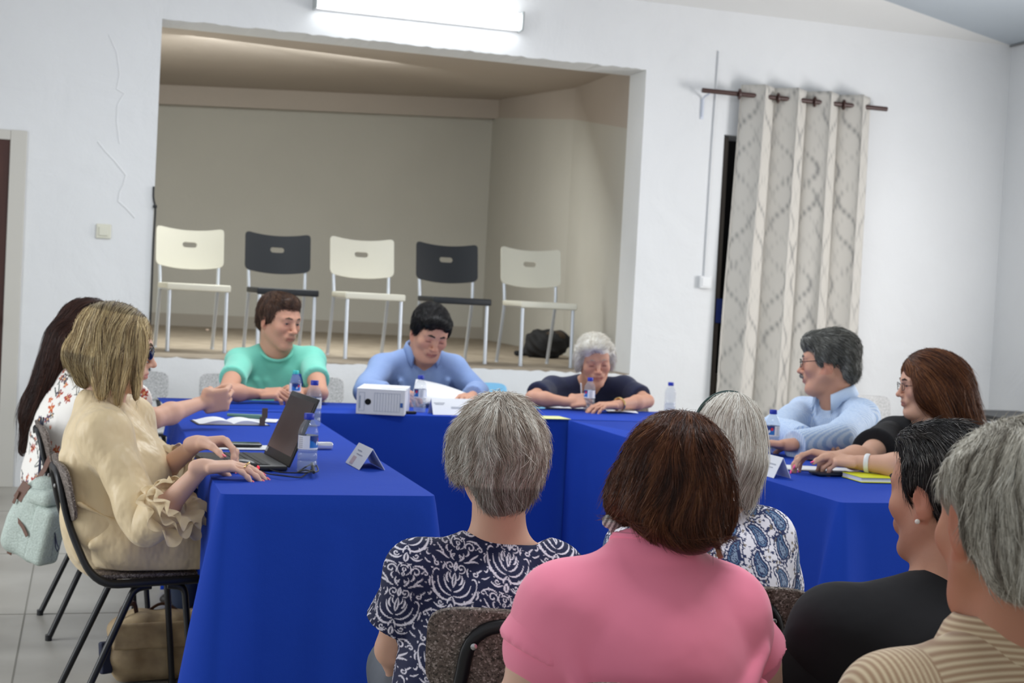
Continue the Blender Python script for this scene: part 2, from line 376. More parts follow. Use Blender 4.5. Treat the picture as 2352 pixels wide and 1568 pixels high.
# left doorway: a pale flat frame and a dark reddish door
M_frame = mat('door_frame_paint', (.60, .58, .53), .6)
b = MB(); b.mm(-.478, -.385, YB-.025, YB, 0, 2.135, .004); b.mm(-1.33, -.4785, YB-.024, YB, 2.075, 2.134, .004); b.mm(-1.42, -1.3305, YB-.025, YB, 0, 2.135, .004)
struct(b.build('trim_4', M_frame))
d = MB().mm(-1.345, -.456, YB-.012, YB+.035, .01, 2.09, .003); d = struct(d.build('door_1', M_door))
MB().lathe([(.012, 0), (.012, .05), (.026, .055), (.026, .075), (.01, .08)], n=16, M=Matrix.Translation((-.53, YB-.012, 1.0)) @ Matrix.Rotation(R(90), 4, 'X')).build('door_knob', mat('brass', (.6, .45, .2), .3, 1.0), d, True)
# curtained doorway: passage darkness painted on a near-black panel, brown leaf folded back
struct(MB().mm(4.10, 5.3, YB+.62, YB+.66, 0, 2.7).build('passage_dark_panel', M_dark))
struct(MB().mm(4.168, 4.215, YB+.03, YB+.60, .02, 2.49).build('door_2', noisy('brown_door', [(.3, (.07, .055, .045)), (.7, (.10, .085, .07))], 4, .5, sc=(6, 6, .5))))
tag(MB().box((4.213, YB+.024, 1.28), (.05, .012, .17), .004).build('notice', mat('deep_blue_paper', (.015, .03, .16), .6)), 'deep blue notice in the dark gap of the curtained doorway', 'notice')
# cracks and conduit on the wall
rnd = random.Random(11)
def crack(name, px_pts, r=.004):
    pts = [tuple(pY(x, y, YB)+np.array([0, .001, 0])) for x, y in px_pts]
    return tag(MB().tube(pts, r, 6).build(name, M_wall, smooth=True), kind='structure')
crack('wall_ridge', [(225, 325), (240, 345), (262, 368), (278, 388), (289, 402), (283, 425), (275, 440), (272, 462), (290, 478), (310, 500)], .006)
crack('wall_ridge', [(250, 80), (268, 120), (275, 170), (268, 205), (285, 215), (270, 240), (268, 280), (275, 330)], .005)
cd = MB().tube([tuple(pY(1652, 118, YB-.008)), tuple(pY(1637, 330, YB-.008)), tuple(pY(1618, 640, YB-.008))], .007, 8)
tag(cd.build('conduit', M_wall, smooth=True), 'thin white cable conduit running down the wall beside the curtain', 'conduit')
t = tag(empty('junction_box', tuple(pY(1617, 648, YB))), 'small white junction box on the wall left of the curtain', 'junction box')
MB().box((0, -.018, 0), (.085, .034, .085), .006).build('box_body', mat('white_plastic', (.78, .79, .80), .4), t); MB().box((0, -.037, 0), (.06, .005, .06), .002).build('cover', mat('white_plastic'), t)
t = tag(empty('light_switch', tuple(pY(238, 531, YB))), 'cream square light switch on the wall left of the stage', 'light switch')
MB().box((0, -.008, 0), (.088, .016, .088), .006).build('switch_plate', mat('cream_plastic', (.72, .71, .60), .4), t); MB().box((0, -.019, 0), (.055, .01, .055), .004).build('rocker', mat('cream_plastic'), t)
# strip lamp over the opening
L = pY(957, 30, YB); lx = [float(pY(718, 2, YB)[0]), float(pY(1193, 52, YB)[0])]; lz = 3.098
t = tag(empty('tube_lamp', ((lx[0]+lx[1])/2, YB, lz)), 'long fluorescent tube lamp glowing on the wall above the stage opening', 'lamp'); hw = (lx[1]-lx[0])/2
MB().box((0, -.02, 0), (2*hw, .04, .11), .006).build('lamp_body', mat('lamp_white', (.8, .8, .8), .4), t)
MB().box((0, -.075, 0), (2*hw-.035, .07, .105), .03, seg=4).build('diffuser', mat('lamp_glow', (1, 1, 1), .4, emit=(.93, .97, 1.0), es=9.0), t, True)
for sx in (-1, 1): MB().box((sx*(hw-.008), -.062, 0), (.018, .115, .125), .014).build('end_cap', mat('lamp_end', (.42, .45, .45), .35), t, True)
# hanging black cable at the left of the opening
pts = [(353, 428), (352, 455), (357, 475), (356, 500), (352, 560), (350, 620), (347, 700), (343, 780), (341, 840), (350, 880), (356, 915)]
cb = MB().tube(arc([tuple(pY(x, y, YB-.012)) for x, y in pts], .08), .006, 8); cb.box(tuple(pY(356, 474, YB-.014)), (.025, .02, .022), .006)
tag(cb.build('hanging_cable', mat('black_rubber', (.012, .014, .017), .5), smooth=True), 'thin black cable hanging down the left edge of the stage opening', 'cable')
# curtain rod, rings, curtain
rod_y = YB-.11; xl, zlft = pY(1613, 212, rod_y)[[0, 2]]; xr, zrt = pY(2037, 246, rod_y)[[0, 2]]; zr_ = (zlft+zrt)/2
M_rod = mat('dark_rod', (.055, .022, .018), .35)
t = tag(empty('curtain_rod', (xl, rod_y, zr_)), 'dark brown curtain rod above the doorway with pale wall brackets', 'curtain rod')
MB().tube([(0, 0, 0), (xr-xl, 0, 0)], .0165, 16).build('rod', M_rod, t, True)
for sx in (.055, xr-xl-.17):
    MB().tube(arc([(sx, .108, -.16), (sx, .10, -.16), (sx, .10, -.03), (sx, 0, -.018)], .03), .007, 8).box((sx, .106, -.11), (.024, .008, .14), .003).build('bracket', mat('bracket_metal', (.62, .66, .75), .4), t, True)
def curtain():
    x0, x1 = 4.225, 5.235; nf = 4; W = (x1-x0); NX, NZ = 260, 90; zt = zr_+.075; V = []; F = []; cols = []
    for j in range(NZ+1):
        v = j/NZ; z = zt*(1-v)+.012*v
        for i in range(NX+1):
            u = i/NX; ph = 2*math.pi*nf*u+math.pi*.30
            am = .062*(1-.22*v)+.012*math.sin(3.1*u*6+v*2)*v
            x = x0+W*u+.020*math.sin(2*ph)*(1-.3*v)-.030*v*(1-2*u)*.8+.006*math.sin(9*v+7*u)*v-.05*v*(1-u)
            y = rod_y+am*math.sin(ph)+.010*math.sin(2.3*ph+3*v)*v
            V.append((x, y, z))
            # wavy hairlines of the print, in cloth coordinates
            s = u*1.30; L_ = 0.0; tt = z
            for q in range(-1, 15):
                for sg in (1, -1):
                    ctr = q*.092+sg*.043*math.sin(2*math.pi*tt/.40); dd = abs(s-ctr); wd = .0042+.0045*max(0, math.sin(2*math.pi*tt/.84+q*2.1+sg))**2
                    a = .22+.55*max(0, math.sin(2*math.pi*tt/.84+q*2.1+sg)); L_ = max(L_, a*math.exp(-(dd/wd)**2))
            base = np.array([.60, .575, .53]); cols.append(base*(1-L_)+np.array([.17, .17, .17])*L_)
    for j in range(NZ):
        for i in range(NX): a = j*(NX+1)+i; F.append((a, a+1, a+NX+2, a+NX+1))
    m = mat('curtain_cloth', rough=.85, col=True, spec=.1, sheen=.2)
    o = mesh_np('curtain', V, F, m, cols=np.array(cols)); md = o.modifiers.new('t', 'SOLIDIFY'); md.thickness = .003; md.offset = 0
    return tag(o, 'tall beige curtain printed with wavy grey lines, hanging from the dark rod', 'curtain')
curtain()
for px_, py_ in ((1698, 220), (1787, 228), (1871, 235), (1938, 240)):
    c0 = pY(px_, py_, rod_y); M = Matrix.Translation((float(c0[0]), rod_y, zr_)) @ Matrix.Rotation(R(75), 4, 'Z')
    rg = MB().tube([M @ Vector((.030*math.cos(a), 0, .030*math.sin(a))) for a in np.linspace(0, 2*math.pi, 24, endpoint=False)], .008, 8, closed=True)
    tag(rg.build('curtain_ring', M_rod, smooth=True), 'dark round eyelet ring where the curtain meets the rod', 'curtain ring', 'eyelet rings along the curtain top')
# dark low bench top by the right wall, behind the brown-haired woman
t = tag(empty('side_table', (6.08, 7.9, 0)), 'low dark-topped side table against the right wall behind the brown-haired woman', 'side table')
MB().box((0, 0, .66), (.6, 1.1, .04), .005).build('tabletop', mat('black_laminate', (.02, .02, .022), .4), t)
for sx in (-.26, .26):
    for sy in (-.5, .5): MB().box((sx, sy, .32), (.035, .035, .64), .003).build('leg', mat('black_metal', (.012, .012, .014), .4), t)
# ---------------------------------------------------------------- five plastic chairs on the stage
M_cream = mat('cream_seat_plastic', (.74, .72, .62), .45); M_blk = mat('black_seat_plastic', (.014, .017, .022), .5); M_alu = mat('silver_tube', (.62, .66, .72), .35, .6)
def bent_panel(w, h, th, bend, slot, rc=.03, topcut=True):
    """backrest panel with a grip slot, bent round a vertical axis; x across, z up, y thickness"""
    N = 96; rings = []
    def rrect(a, hw, hh, r):
        c, s = math.cos(a), math.sin(a); t = min(hw/abs(c) if abs(c) > 1e-6 else 9, hh/abs(s) if abs(s) > 1e-6 else 9); x, z = c*t, s*t
        ix, iz = hw-r, hh-r
        if abs(x) > ix and abs(z) > iz:
            dx, dz = abs(x)-ix, abs(z)-iz; # push back on the corner circle
            lo, hi = 0.0, t
            for _ in range(30):
                m = (lo+hi)/2; X, Z2 = abs(c*m), abs(s*m)
                ins = not (X > ix and Z2 > iz and (X-ix)**2+(Z2-iz)**2 > r*r)
                if ins: lo = m
                else: hi = m
            x, z = c*lo, s*lo
        return x, z
    A = [2*math.pi*i/N for i in range(N)]
    sz = slot[2]
    K = 9
    for k in range(K+1):
        t = k/K; ring = []
        for a in A:
            ox, oz = rrect(math.atan2(math.sin(a)*h, math.cos(a)*w), w/2, h/2, rc)
            ix, iz = rrect(math.atan2(math.sin(a)*slot[1], math.cos(a)*slot[0]), slot[0]/2, slot[1]/2, slot[1]/2*.98)
            ring.append((ix*(1-t)+ox*t, (iz+sz)*(1-t)+oz*t))
        rings.append(ring)
    def P(x, z, y):
        zz = z+.022*(x/(w/2))**2
        return (x, y-bend*(1-(x/(w/2))**2), zz)
    pts = []; fs = []
    for y in (0, th):
        for ring in rings: pts += [P(x, z, y) for x, z in ring]
    n = N; L = (K+1)*n
    for k in range(K):
        for i in range(n):
            a, b = k*n+i, k*n+(i+1) % n; fs.append((a, b, b+n, a+n)); fs.append((L+a, L+a+n, L+b+n, L+b))
    for i in range(n):
        a, b = i, (i+1) % n; fs.append((a, L+a, L+b, b)); a, b = K*n+i, K*n+(i+1) % n; fs.append((a, b, L+b, L+a))
    return MB().poly(pts, fs)
def stage_chair(name, m):
    """faces -y (to the room); origin on the floor under the seat centre"""
    t = empty(name)
    zs = .455; w = .43
    s = MB().box((0, 0, zs-.006), (.43, .41, .022), .010, seg=3); s.box((0, -.195, zs-.018), (.43, .022, .046), .010, seg=3)
    for sx in (-1, 1): s.box((sx*.205, 0, zs-.014), (.02, .40, .038), .008)
    s.build('seat', m, t, True)
    p = bent_panel(.470, .275, .009, .030, (.100, .038, .035)); M = Matrix.Translation((0, .218, .700)) @ Matrix.Rotation(R(-9), 4, 'X') @ Matrix.Scale(-1, 4, (0, 1, 0))
    p.build('backrest', m, t, True, M=M)
    for sx in (-1, 1):
        MB().tube([(sx*.192, -.172, zs-.02), (sx*.192, -.185, .012)], .0135, 12).lathe([(.015, 0), (.015, .014)], (sx*.192, -.185, 0), 12).build('leg', M_alu, t, True)
        MB().tube(arc([(sx*.20, .300, .012), (sx*.20, .190, .44), (sx*.205, .224, .62), (sx*.205, .250, .76)], .08), .0125, 12).lathe([(.014, 0), (.014, .014)], (sx*.20, .300, 0), 12).build('leg', M_alu, t, True)
    f = MB()
    for sx in (-1, 1): f.tube([(sx*.192, -.18, zs-.032), (sx*.20, .178, zs-.032)], .010, 10)
    f.tube([(-.192, -.17, zs-.034), (.192, -.17, zs-.034)], .009, 10); f.tube([(-.2, .178, zs-.034), (.2, .178, zs-.034)], .009, 10)
    f.build('seat_frame', M_alu, t, True)
    return t
def mid(a, b, z): return (pz(*a, z)+pz(*b, z))/2
ch_w = stage_chair('stacking_chair', M_cream); ch_k = stage_chair('stacking_chair', M_blk)
feet = [((376, 804), (515, 809)), ((600, 812), (733, 808)), ((803, 822), (932, 826)), ((975, 830), (1117, 836)), ((1181, 840), (1306, 838))]
lab = ['cream plastic chair on the stage, at the opening\'s left edge beside the black cable', 'black plastic chair on the stage behind the man in the mint t-shirt',
       'cream plastic chair on the stage, middle of the five, between two black ones', 'black plastic chair on the stage behind the man in the blue shirt', 'cream plastic chair on the stage nearest to the dark bag']
xs = [.695, 1.300, 1.885, 2.51, 3.125]
ys = [9.62+.19, 9.62+.19, 9.49+.19, 9.49+.19, 9.40+.19]
rz = [6, 4, 4, 3, 3]
for i in range(5):
    o = (ch_w if i % 2 == 0 else ch_k) if i < 2 else copy_tree(ch_w if i % 2 == 0 else ch_k)
    o.location = (xs[i], ys[i], ZS+.001); o.rotation_euler.z = R(rz[i]); tag(o, lab[i], 'chair', 'plastic chairs in a row on the stage')
# slumped dark bag at the back of the stage
v = Vol(); bx, by, bz = pz(1300, 812, ZS)
bx, by, bz = 3.62, 10.9, ZS
v.ell((bx, by, bz+.10), (.17, .15, .12)).ell((bx+.08, by-.02, bz+.14), (.13, .12, .09)).ell((bx-.05, by+.03, bz+.15), (.09, .09, .07), k=.05).cap((bx-.24, by, bz+.025), (bx-.1, by, bz+.04), .02, .03, k=.04).cap((bx-.05, by-.1, bz+.15), (bx+.08, by-.12, bz+.20), .018, k=.03).cut((bx, by, bz+.003), (0, 0, -1))
V, F = v.mesh(.012)
V = V+normals_np(V, F)*(.007*np.sin(V[:, :1]*60+V[:, 2:]*45)+.006*np.sin(V[:, 1:2]*80-V[:, 2:]*70))*(V[:, 2:] > bz+.01)
bagd = mesh_np('dark_bag', V, F, mat('black_cloth', (.012, .012, .014), .8)); tag(bagd, 'slumped black bag lying on the stage floor by its right wall', 'bag')
mesh_np('flap', *(lambda q: q.mesh(.012))(Vol().ell((bx+.07, by-.05, bz+.175), (.10, .09, .055))), mat('brown_cloth', (.05, .032, .02), .8), bagd)

# ---------------------------------------------------------------- blue cloths over the U of tables
def cloth_mat():
    m = mat('royal_blue_cloth', (.009, .052, .42), .8, spec=.22); nt = m.node_tree; b = nt.nodes['Principled BSDF']
    tc = nt.nodes.new('ShaderNodeTexCoord'); n = nt.nodes.new('ShaderNodeTexNoise'); n.inputs['Scale'].default_value = 5; n.inputs['Detail'].default_value = 4
    w = nt.nodes.new('ShaderNodeTexNoise'); w.inputs['Scale'].default_value = 600
    ad = nt.nodes.new('ShaderNodeMath'); ad.operation = 'MULTIPLY_ADD'; ad.inputs[1].default_value = .08
    bp = nt.nodes.new('ShaderNodeBump'); bp.inputs['Strength'].default_value = .25; bp.inputs['Distance'].default_value = .02
    nt.links.new(tc.outputs['Object'], n.inputs['Vector']); nt.links.new(tc.outputs['Object'], w.inputs['Vector']); nt.links.new(w.outputs[0], ad.inputs[0]); nt.links.new(n.outputs[0], ad.inputs[2])
    nt.links.new(ad.outputs[0], bp.inputs['Height']); nt.links.new(bp.outputs[0], b.inputs['Normal']); return m
M_cloth = cloth_mat(); ZT_ = .76

def tablecloth(name, x0, x1, y0, y1, sides, label, flare={}, waves=.010, seed=0, hem=.012, short=None):
    """top sheet plus one hanging skirt going round the given sides; sides = corner sequence indices of the open path"""
    rnd = random.Random(seed); cs = [(x0, y0), (x1, y0), (x1, y1), (x0, y1)]; r = .018
    path = []  # (x,y,nx,ny,s,drop,flare)
    s = 0.0
    for k in sides:
        a, b = cs[k], cs[(k+1) % 4]; L = math.hypot(b[0]-a[0], b[1]-a[1]); tx, ty = (b[0]-a[0])/L, (b[1]-a[1])/L; nx, ny = ty, -tx
        n = max(8, int(L/.018)); dr = ZT_-hem
        for i in range(n+1):
            q = r+(L-2*r)*i/n; path.append([a[0]+tx*q, a[1]+ty*q, nx, ny, s+q, dr if not short else short(a[0]+tx*q, a[1]+ty*q, dr), 0])
        s += L
        if k != sides[-1] and (k+1) % 4 in sides:  # rounded corner
            a2, b2 = cs[(k+1) % 4], cs[(k+2) % 4]; L2 = math.hypot(b2[0]-a2[0], b2[1]-a2[1]); t2 = ((b2[0]-a2[0])/L2, (b2[1]-a2[1])/L2); n2 = (t2[1], -t2[0])
            cx, cy = b[0]-nx*r-tx*r, b[1]-ny*r-ty*r
            for i in range(1, 8):
                a_ = i/8*math.pi/2; mx, my = nx*math.cos(a_)+n2[0]*math.sin(a_), ny*math.cos(a_)+n2[1]*math.sin(a_); path.append([cx+mx*r, cy+my*r, mx, my, s, ZT_-hem, 1])
    P = np.array(path); per = P[:, 4]; corners = sorted(set(np.round(P[P[:, 6] == 1, 4], 4)))
    NZ = 34; V = []; F = []
    ph = [rnd.uniform(0, 6.28) for _ in range(4)]
    for j in range(NZ+1):
        t = j/NZ; tt = t**.85
        for p in P:
            z = ZT_-p[5]*t; o = 0.0
            for ci, c in enumerate(corners):
                dd = (p[4]-c); fl = flare.get(ci, .07)
                o += fl*tt*math.exp(-(dd/.055)**2)-.32*fl*tt*math.exp(-((abs(dd)-.15)/.06)**2)+.14*fl*tt*math.exp(-((abs(dd)-.30)/.07)**2)
            o += tt*waves*1.5*(math.sin(p[4]*11+ph[0]+t*.6)+.6*math.sin(p[4]*23+ph[1])+.5*math.sin(p[4]*5+ph[2]))+.014*t
            o = max(o, .003+.004*t) if j else 0
            V.append((p[0]+p[2]*o, p[1]+p[3]*o, z-(.004*(1-math.cos(min(1, t*12)*math.pi/2)) if j else 0)))
    n = len(P)
    for j in range(NZ):
        for i in range(n-1): a = j*n+i; F.append((a, a+n, a+n+1, a+1))
    base = len(V)
    gx, gy = np.linspace(x0+r, x1-r, 12), np.linspace(y0+r, y1-r, 24)
    b = MB(); vs = [b.bm.verts.new(v) for v in V]
    for f in F: b.bm.faces.new([vs[i] for i in f])
    # top: fan of the outline (with square corners where the skirt is absent)
    ring = [vs[i] for i in range(n)]
    have = [(round(v.co.x, 4), round(v.co.y, 4)) for v in ring]
    closed = len(sides) == 4
    if not closed:
        last = sides[-1]; k = (last+1) % 4
        while k != sides[0]:
            nk = (k+1) % 4; k2 = nk
            if nk == sides[0]: break
            ring.append(b.bm.verts.new((*cs[nk], ZT_))); k = nk
    b.bm.faces.new(ring[::-1])
    o = b.build(name, M_cloth, smooth=True); md = o.modifiers.new('t', 'SOLIDIFY'); md.thickness = .002; md.offset = -1
    return tag(o, label, 'tablecloth')
tablecloth('tablecloth', .345, .908, 3.590, 5.93, [3, 0, 1], 'royal blue cloth over the table with the laptop, draped to the floor', {0: .095, 1: .085}, seed=3, short=lambda x, y, d: d if x > .36 else .10+(d-.10)*min(1, max(0, (4.06-y)/.16))**.7)
tablecloth('tablecloth', .32, 2.98, 5.945, 6.50, [0], 'royal blue cloth over the long table where the three people write', {}, .006, seed=8)
tablecloth('tablecloth', 2.095, 2.78, 3.535, 5.93, [3, 0], 'royal blue cloth over the table with the yellow notebook, folds at its corner', {0: .13, 1: .08}, seed=6)
# ---------------------------------------------------------------- tubular chairs with speckled panels
def speckle(name, a, b_, c):
    m = mat(name, rough=.45); nt = m.node_tree; b = nt.nodes['Principled BSDF']; tc = nt.nodes.new('ShaderNodeTexCoord')
    vo = nt.nodes.new('ShaderNodeTexVoronoi'); vo.inputs['Scale'].default_value = 300; n = nt.nodes.new('ShaderNodeTexNoise'); n.inputs['Scale'].default_value = 130; n.inputs['Detail'].default_value = 3
    n.inputs['Roughness'].default_value = .7
    sp = nt.nodes.new('ShaderNodeSeparateColor'); ad = nt.nodes.new('ShaderNodeMath'); ad.operation = 'MULTIPLY_ADD'; ad.inputs[1].default_value = .45
    mu = nt.nodes.new('ShaderNodeMath'); mu.operation = 'MULTIPLY'; mu.inputs[1].default_value = .6
    for q in (vo, n): nt.links.new(tc.outputs['Object'], q.inputs['Vector'])
    nt.links.new(vo.outputs['Color'], sp.inputs[0]); nt.links.new(sp.outputs[0], ad.inputs[0]); nt.links.new(n.outputs[0], mu.inputs[0]); nt.links.new(mu.outputs[0], ad.inputs[2])
    r = ramp(nt, [(.28, a), (.46, b_), (.62, b_), (.74, c)]); nt.links.new(ad.outputs[0], r.inputs[0]); nt.links.new(r.outputs[0], b.inputs['Base Color']); return m
M_spk = speckle('speckled_laminate', (.030, .024, .020), (.135, .105, .088), (.36, .31, .28)); M_spk2 = speckle('pale_speckled_laminate', (.20, .20, .20), (.42, .42, .42), (.62, .62, .62))
M_tube = mat('black_tube', (.010, .010, .012), .35); M_blue = mat('light_blue_laminate', (.22, .52, .78), .5)
def hall_chair(name, mp, hoop=.15, pw=.38, ph=.175, plate='z'):
    """faces +y; origin on the floor below the seat centre"""
    t = empty(name)
    rail = MB()
    a = [(-.195, .205, .425), (-.195, -.175, .415), (-.130, -.265, .58), (-.112, -.305, .728), (.112, -.305, .728), (.130, -.265, .58), (.195, -.175, .415), (.195, .205, .425)]
    rail.tube(arc(a, .085, 7), .0125, 12); rail.tube([(-.195, .19, .425), (.195, .19, .425)], .011, 10); rail.tube([(-.195, -.10, .417), (.195, -.10, .417)], .011, 10)
    rail.build('seat_frame', M_tube, t, True)
    bk = MB().box((0, 0, 0), (pw, .014, ph), .0068); bk.bm.verts.ensure_lookup_table()
    for v in bk.bm.verts:  # rounded corners, gently dished
        x, z = v.co.x, v.co.z
        v.co.y += -.02*(1-(x/(pw/2))**2)
    bkt = MB(); N = 40
    def prof(y):
        out = []
        hw, hh, r = pw/2, ph/2, .035
        for i in range(N):
            an = 2*math.pi*i/N; c, s = math.cos(an), math.sin(an); e = 5.0
            out.append((hw*math.copysign(abs(c)**(2/e), c), hh*math.copysign(abs(s)**(2/e), s)))
        return out
    pr = prof(0); fr = []
    for q, y in ((.97, -.008), (1.0, -.005), (1.0, .005), (.97, .008)): fr.append([(x*q, y-.020*(1-(x/(pw/2))**2), z*q) for x, z in pr])
    pts = [p for ring in fr for p in ring]; fs = []
    for k in range(3):
        for i in range(N): fs.append((k*N+i, k*N+(i+1) % N, (k+1)*N+(i+1) % N, (k+1)*N+i))
    # caps as strips across so the dish stays smooth
    for k, fl in ((0, 0), (3, 1)):
        o_ = k*N; h = N//2
        for i in range(h): 
            q = [o_+i, o_+i+1, o_+(N-i-1) % N, o_+(N-i) % N]; q = [j for n_, j in enumerate(q) if j not in q[:n_]]
            if len(q) > 2: fs.append(tuple(q if fl else q[::-1]))
    bkt.poly(pts, fs); Mx = Matrix.Translation((0, -.262, .675)) @ Matrix.Rotation(R(16), 4, 'X')
    bkt.build('backrest', mp, t, True, M=Mx)
    for sx in (-1, 1): MB().lathe([(.006, 0), (.006, .004), (.003, .006)], n=10, M=Matrix.Translation((sx*.106, -.312, .69)) @ Matrix.Rotation(R(90), 4, 'X')).build('rivet', mat('steel', (.5, .5, .5), .3, 1), t, True)
    MB().box((0, .01, .436), (.37, .37, .016), .007).build('seat', mp, t, True)
    for sx in (-1, 1):
        MB().tube(arc([(sx*.165, .03, .405), (sx*.172, -.03, .40), (sx*.195, -.235, .01)], .05), .0125, 10).lathe([(.015, 0), (.015, .02)], (sx*.195, -.237, 0), 10).build('leg', M_tube, t, True)
        MB().tube(arc([(sx*.165, .09, .405), (sx*.172, .15, .40), (sx*.195, .20, .01)], .05), .0125, 10).lathe([(.015, 0), (.015, .02)], (sx*.195, .20, 0), 10).build('leg', M_tube, t, True)
    for o in children(t): o.data.transform(Matrix.Scale(.8, 4, (0, 1, 0)))
    return t
c0 = hall_chair('tubular_chair', M_spk); c1 = hall_chair('tubular_chair', M_spk2); c2 = hall_chair('tubular_chair', M_blue)
GRP = 'black tubular chairs of the hall'
def put(proto, x, y, deg, label, used=set()):
    o = copy_tree(proto) if id(proto) in used else proto; used.add(id(proto)); o.location = (x, y, 0); o.rotation_euler.z = R(deg); return tag(o, label, 'chair', GRP)
put(c0, .170, 4.325, -84, 'black tubular chair the blonde woman in the beige dress sits on')
put(c0, .085, 5.36, -84, 'black tubular chair with the pale backpack hung on it, under the long-haired woman')
def put_back(proto, px_, py_, D, deg, label):
    q = pd(px_, py_, D); a = R(deg); return put(proto, float(q[0])-math.sin(a)*.235, float(q[1])+math.cos(a)*.235, deg, label)
put_back(c0, 1232, 1392, 2.44, -15, 'brown speckled chair behind the woman in the navy and white patterned blouse')
put_back(c0, 1655, 1352, 2.76, -18, 'grey speckled chair behind the woman in the white and blue paisley top')
put_back(c0, 1600, 1562, 2.00, -17, 'black tubular chair of the woman in the pink t-shirt, at the bottom edge')
for i, (px_, pr, lb) in enumerate(((307, c1, 'empty pale speckled chair against the stage wall by the hanging black cable'), (530, c1, 'empty pale speckled chair against the stage wall, left of the man in mint'), (717, c1, 'empty pale speckled chair against the stage wall, right of the man in mint'),
        (904, c1, 'empty pale speckled chair against the stage wall, behind the man in the blue shirt'), (1092, c2, 'empty light blue chair against the stage wall, between the two writing at the far table'), (1268, c2, 'empty light blue chair against the stage wall, behind the elbow of the white-haired woman'),
        (1975, c1, 'empty pale chair against the wall behind the man in the striped shirt'))):
    q = pY(px_, 860, 8.48); put(pr, float(q[0]), 8.17, 180+(i*37 % 5-2), lb)
put(c0, 1.02, 7.04, 180, 'black tubular chair the man in the mint t-shirt sits on')
put(c0, 1.95, 7.10, 180, 'black tubular chair the man in the light blue shirt sits on')
put(c0, 2.86, 7.06, 180, 'black tubular chair the white-haired woman sits on')
put(c0, 3.42, 5.40, 92, 'black tubular chair the man in the striped shirt sits on')
put(c0, 3.22, 4.55, 92, 'black tubular chair the brown-haired woman sits on')
# ---------------------------------------------------------------- people
def A(*v): return np.array(v, float)
def unit(a): a = np.asarray(a, float); return a/(np.linalg.norm(a)+1e-12)
def frame(fwd, up=(0, 0, 1)):
    y = unit(fwd); x = unit(np.cross(y, up)); z = np.cross(x, y); return np.stack([x, y, z], 1)  # columns: subject's right, forward, up
class Fr:
    """a local frame: columns of M are right / forward / up"""
    def __init__(s, c, M, sc=1.0): s.c = np.asarray(c, float); s.M = np.asarray(M, float); s.s = sc
    def p(s, x, y, z): return s.c+s.M @ (np.array([x, y, z])*s.s)
    def loc(s, P): return ((np.asarray(P)-s.c) @ s.M)/s.s
def head_frame(c, yaw_, pitch_=0, roll_=0, sc=1.0):
    a = R(yaw_); p = R(pitch_); f = np.array([math.cos(a)*math.cos(p), math.sin(a)*math.cos(p), math.sin(p)]); M = frame(f)
    r = R(roll_); x = M[:, 0]*math.cos(r)+M[:, 2]*math.sin(r); z = -M[:, 0]*math.sin(r)+M[:, 2]*math.cos(r); return Fr(c, np.stack([x, M[:, 1], z], 1), sc)
def rotM(M, ax, deg):
    a = R(deg); c, s = math.cos(a), math.sin(a); i, j = [(1, 2), (2, 0), (0, 1)][ax]; Rm = np.eye(3); Rm[i, i] = c; Rm[j, j] = c; Rm[i, j] = -s; Rm[j, i] = s; return M @ Rm
SKIN = dict(fair=s2l(222, 180, 158), mid=s2l(212, 166, 142), tan=s2l(200, 150, 126), deep=s2l(180, 126, 100), pale=s2l(228, 192, 172))
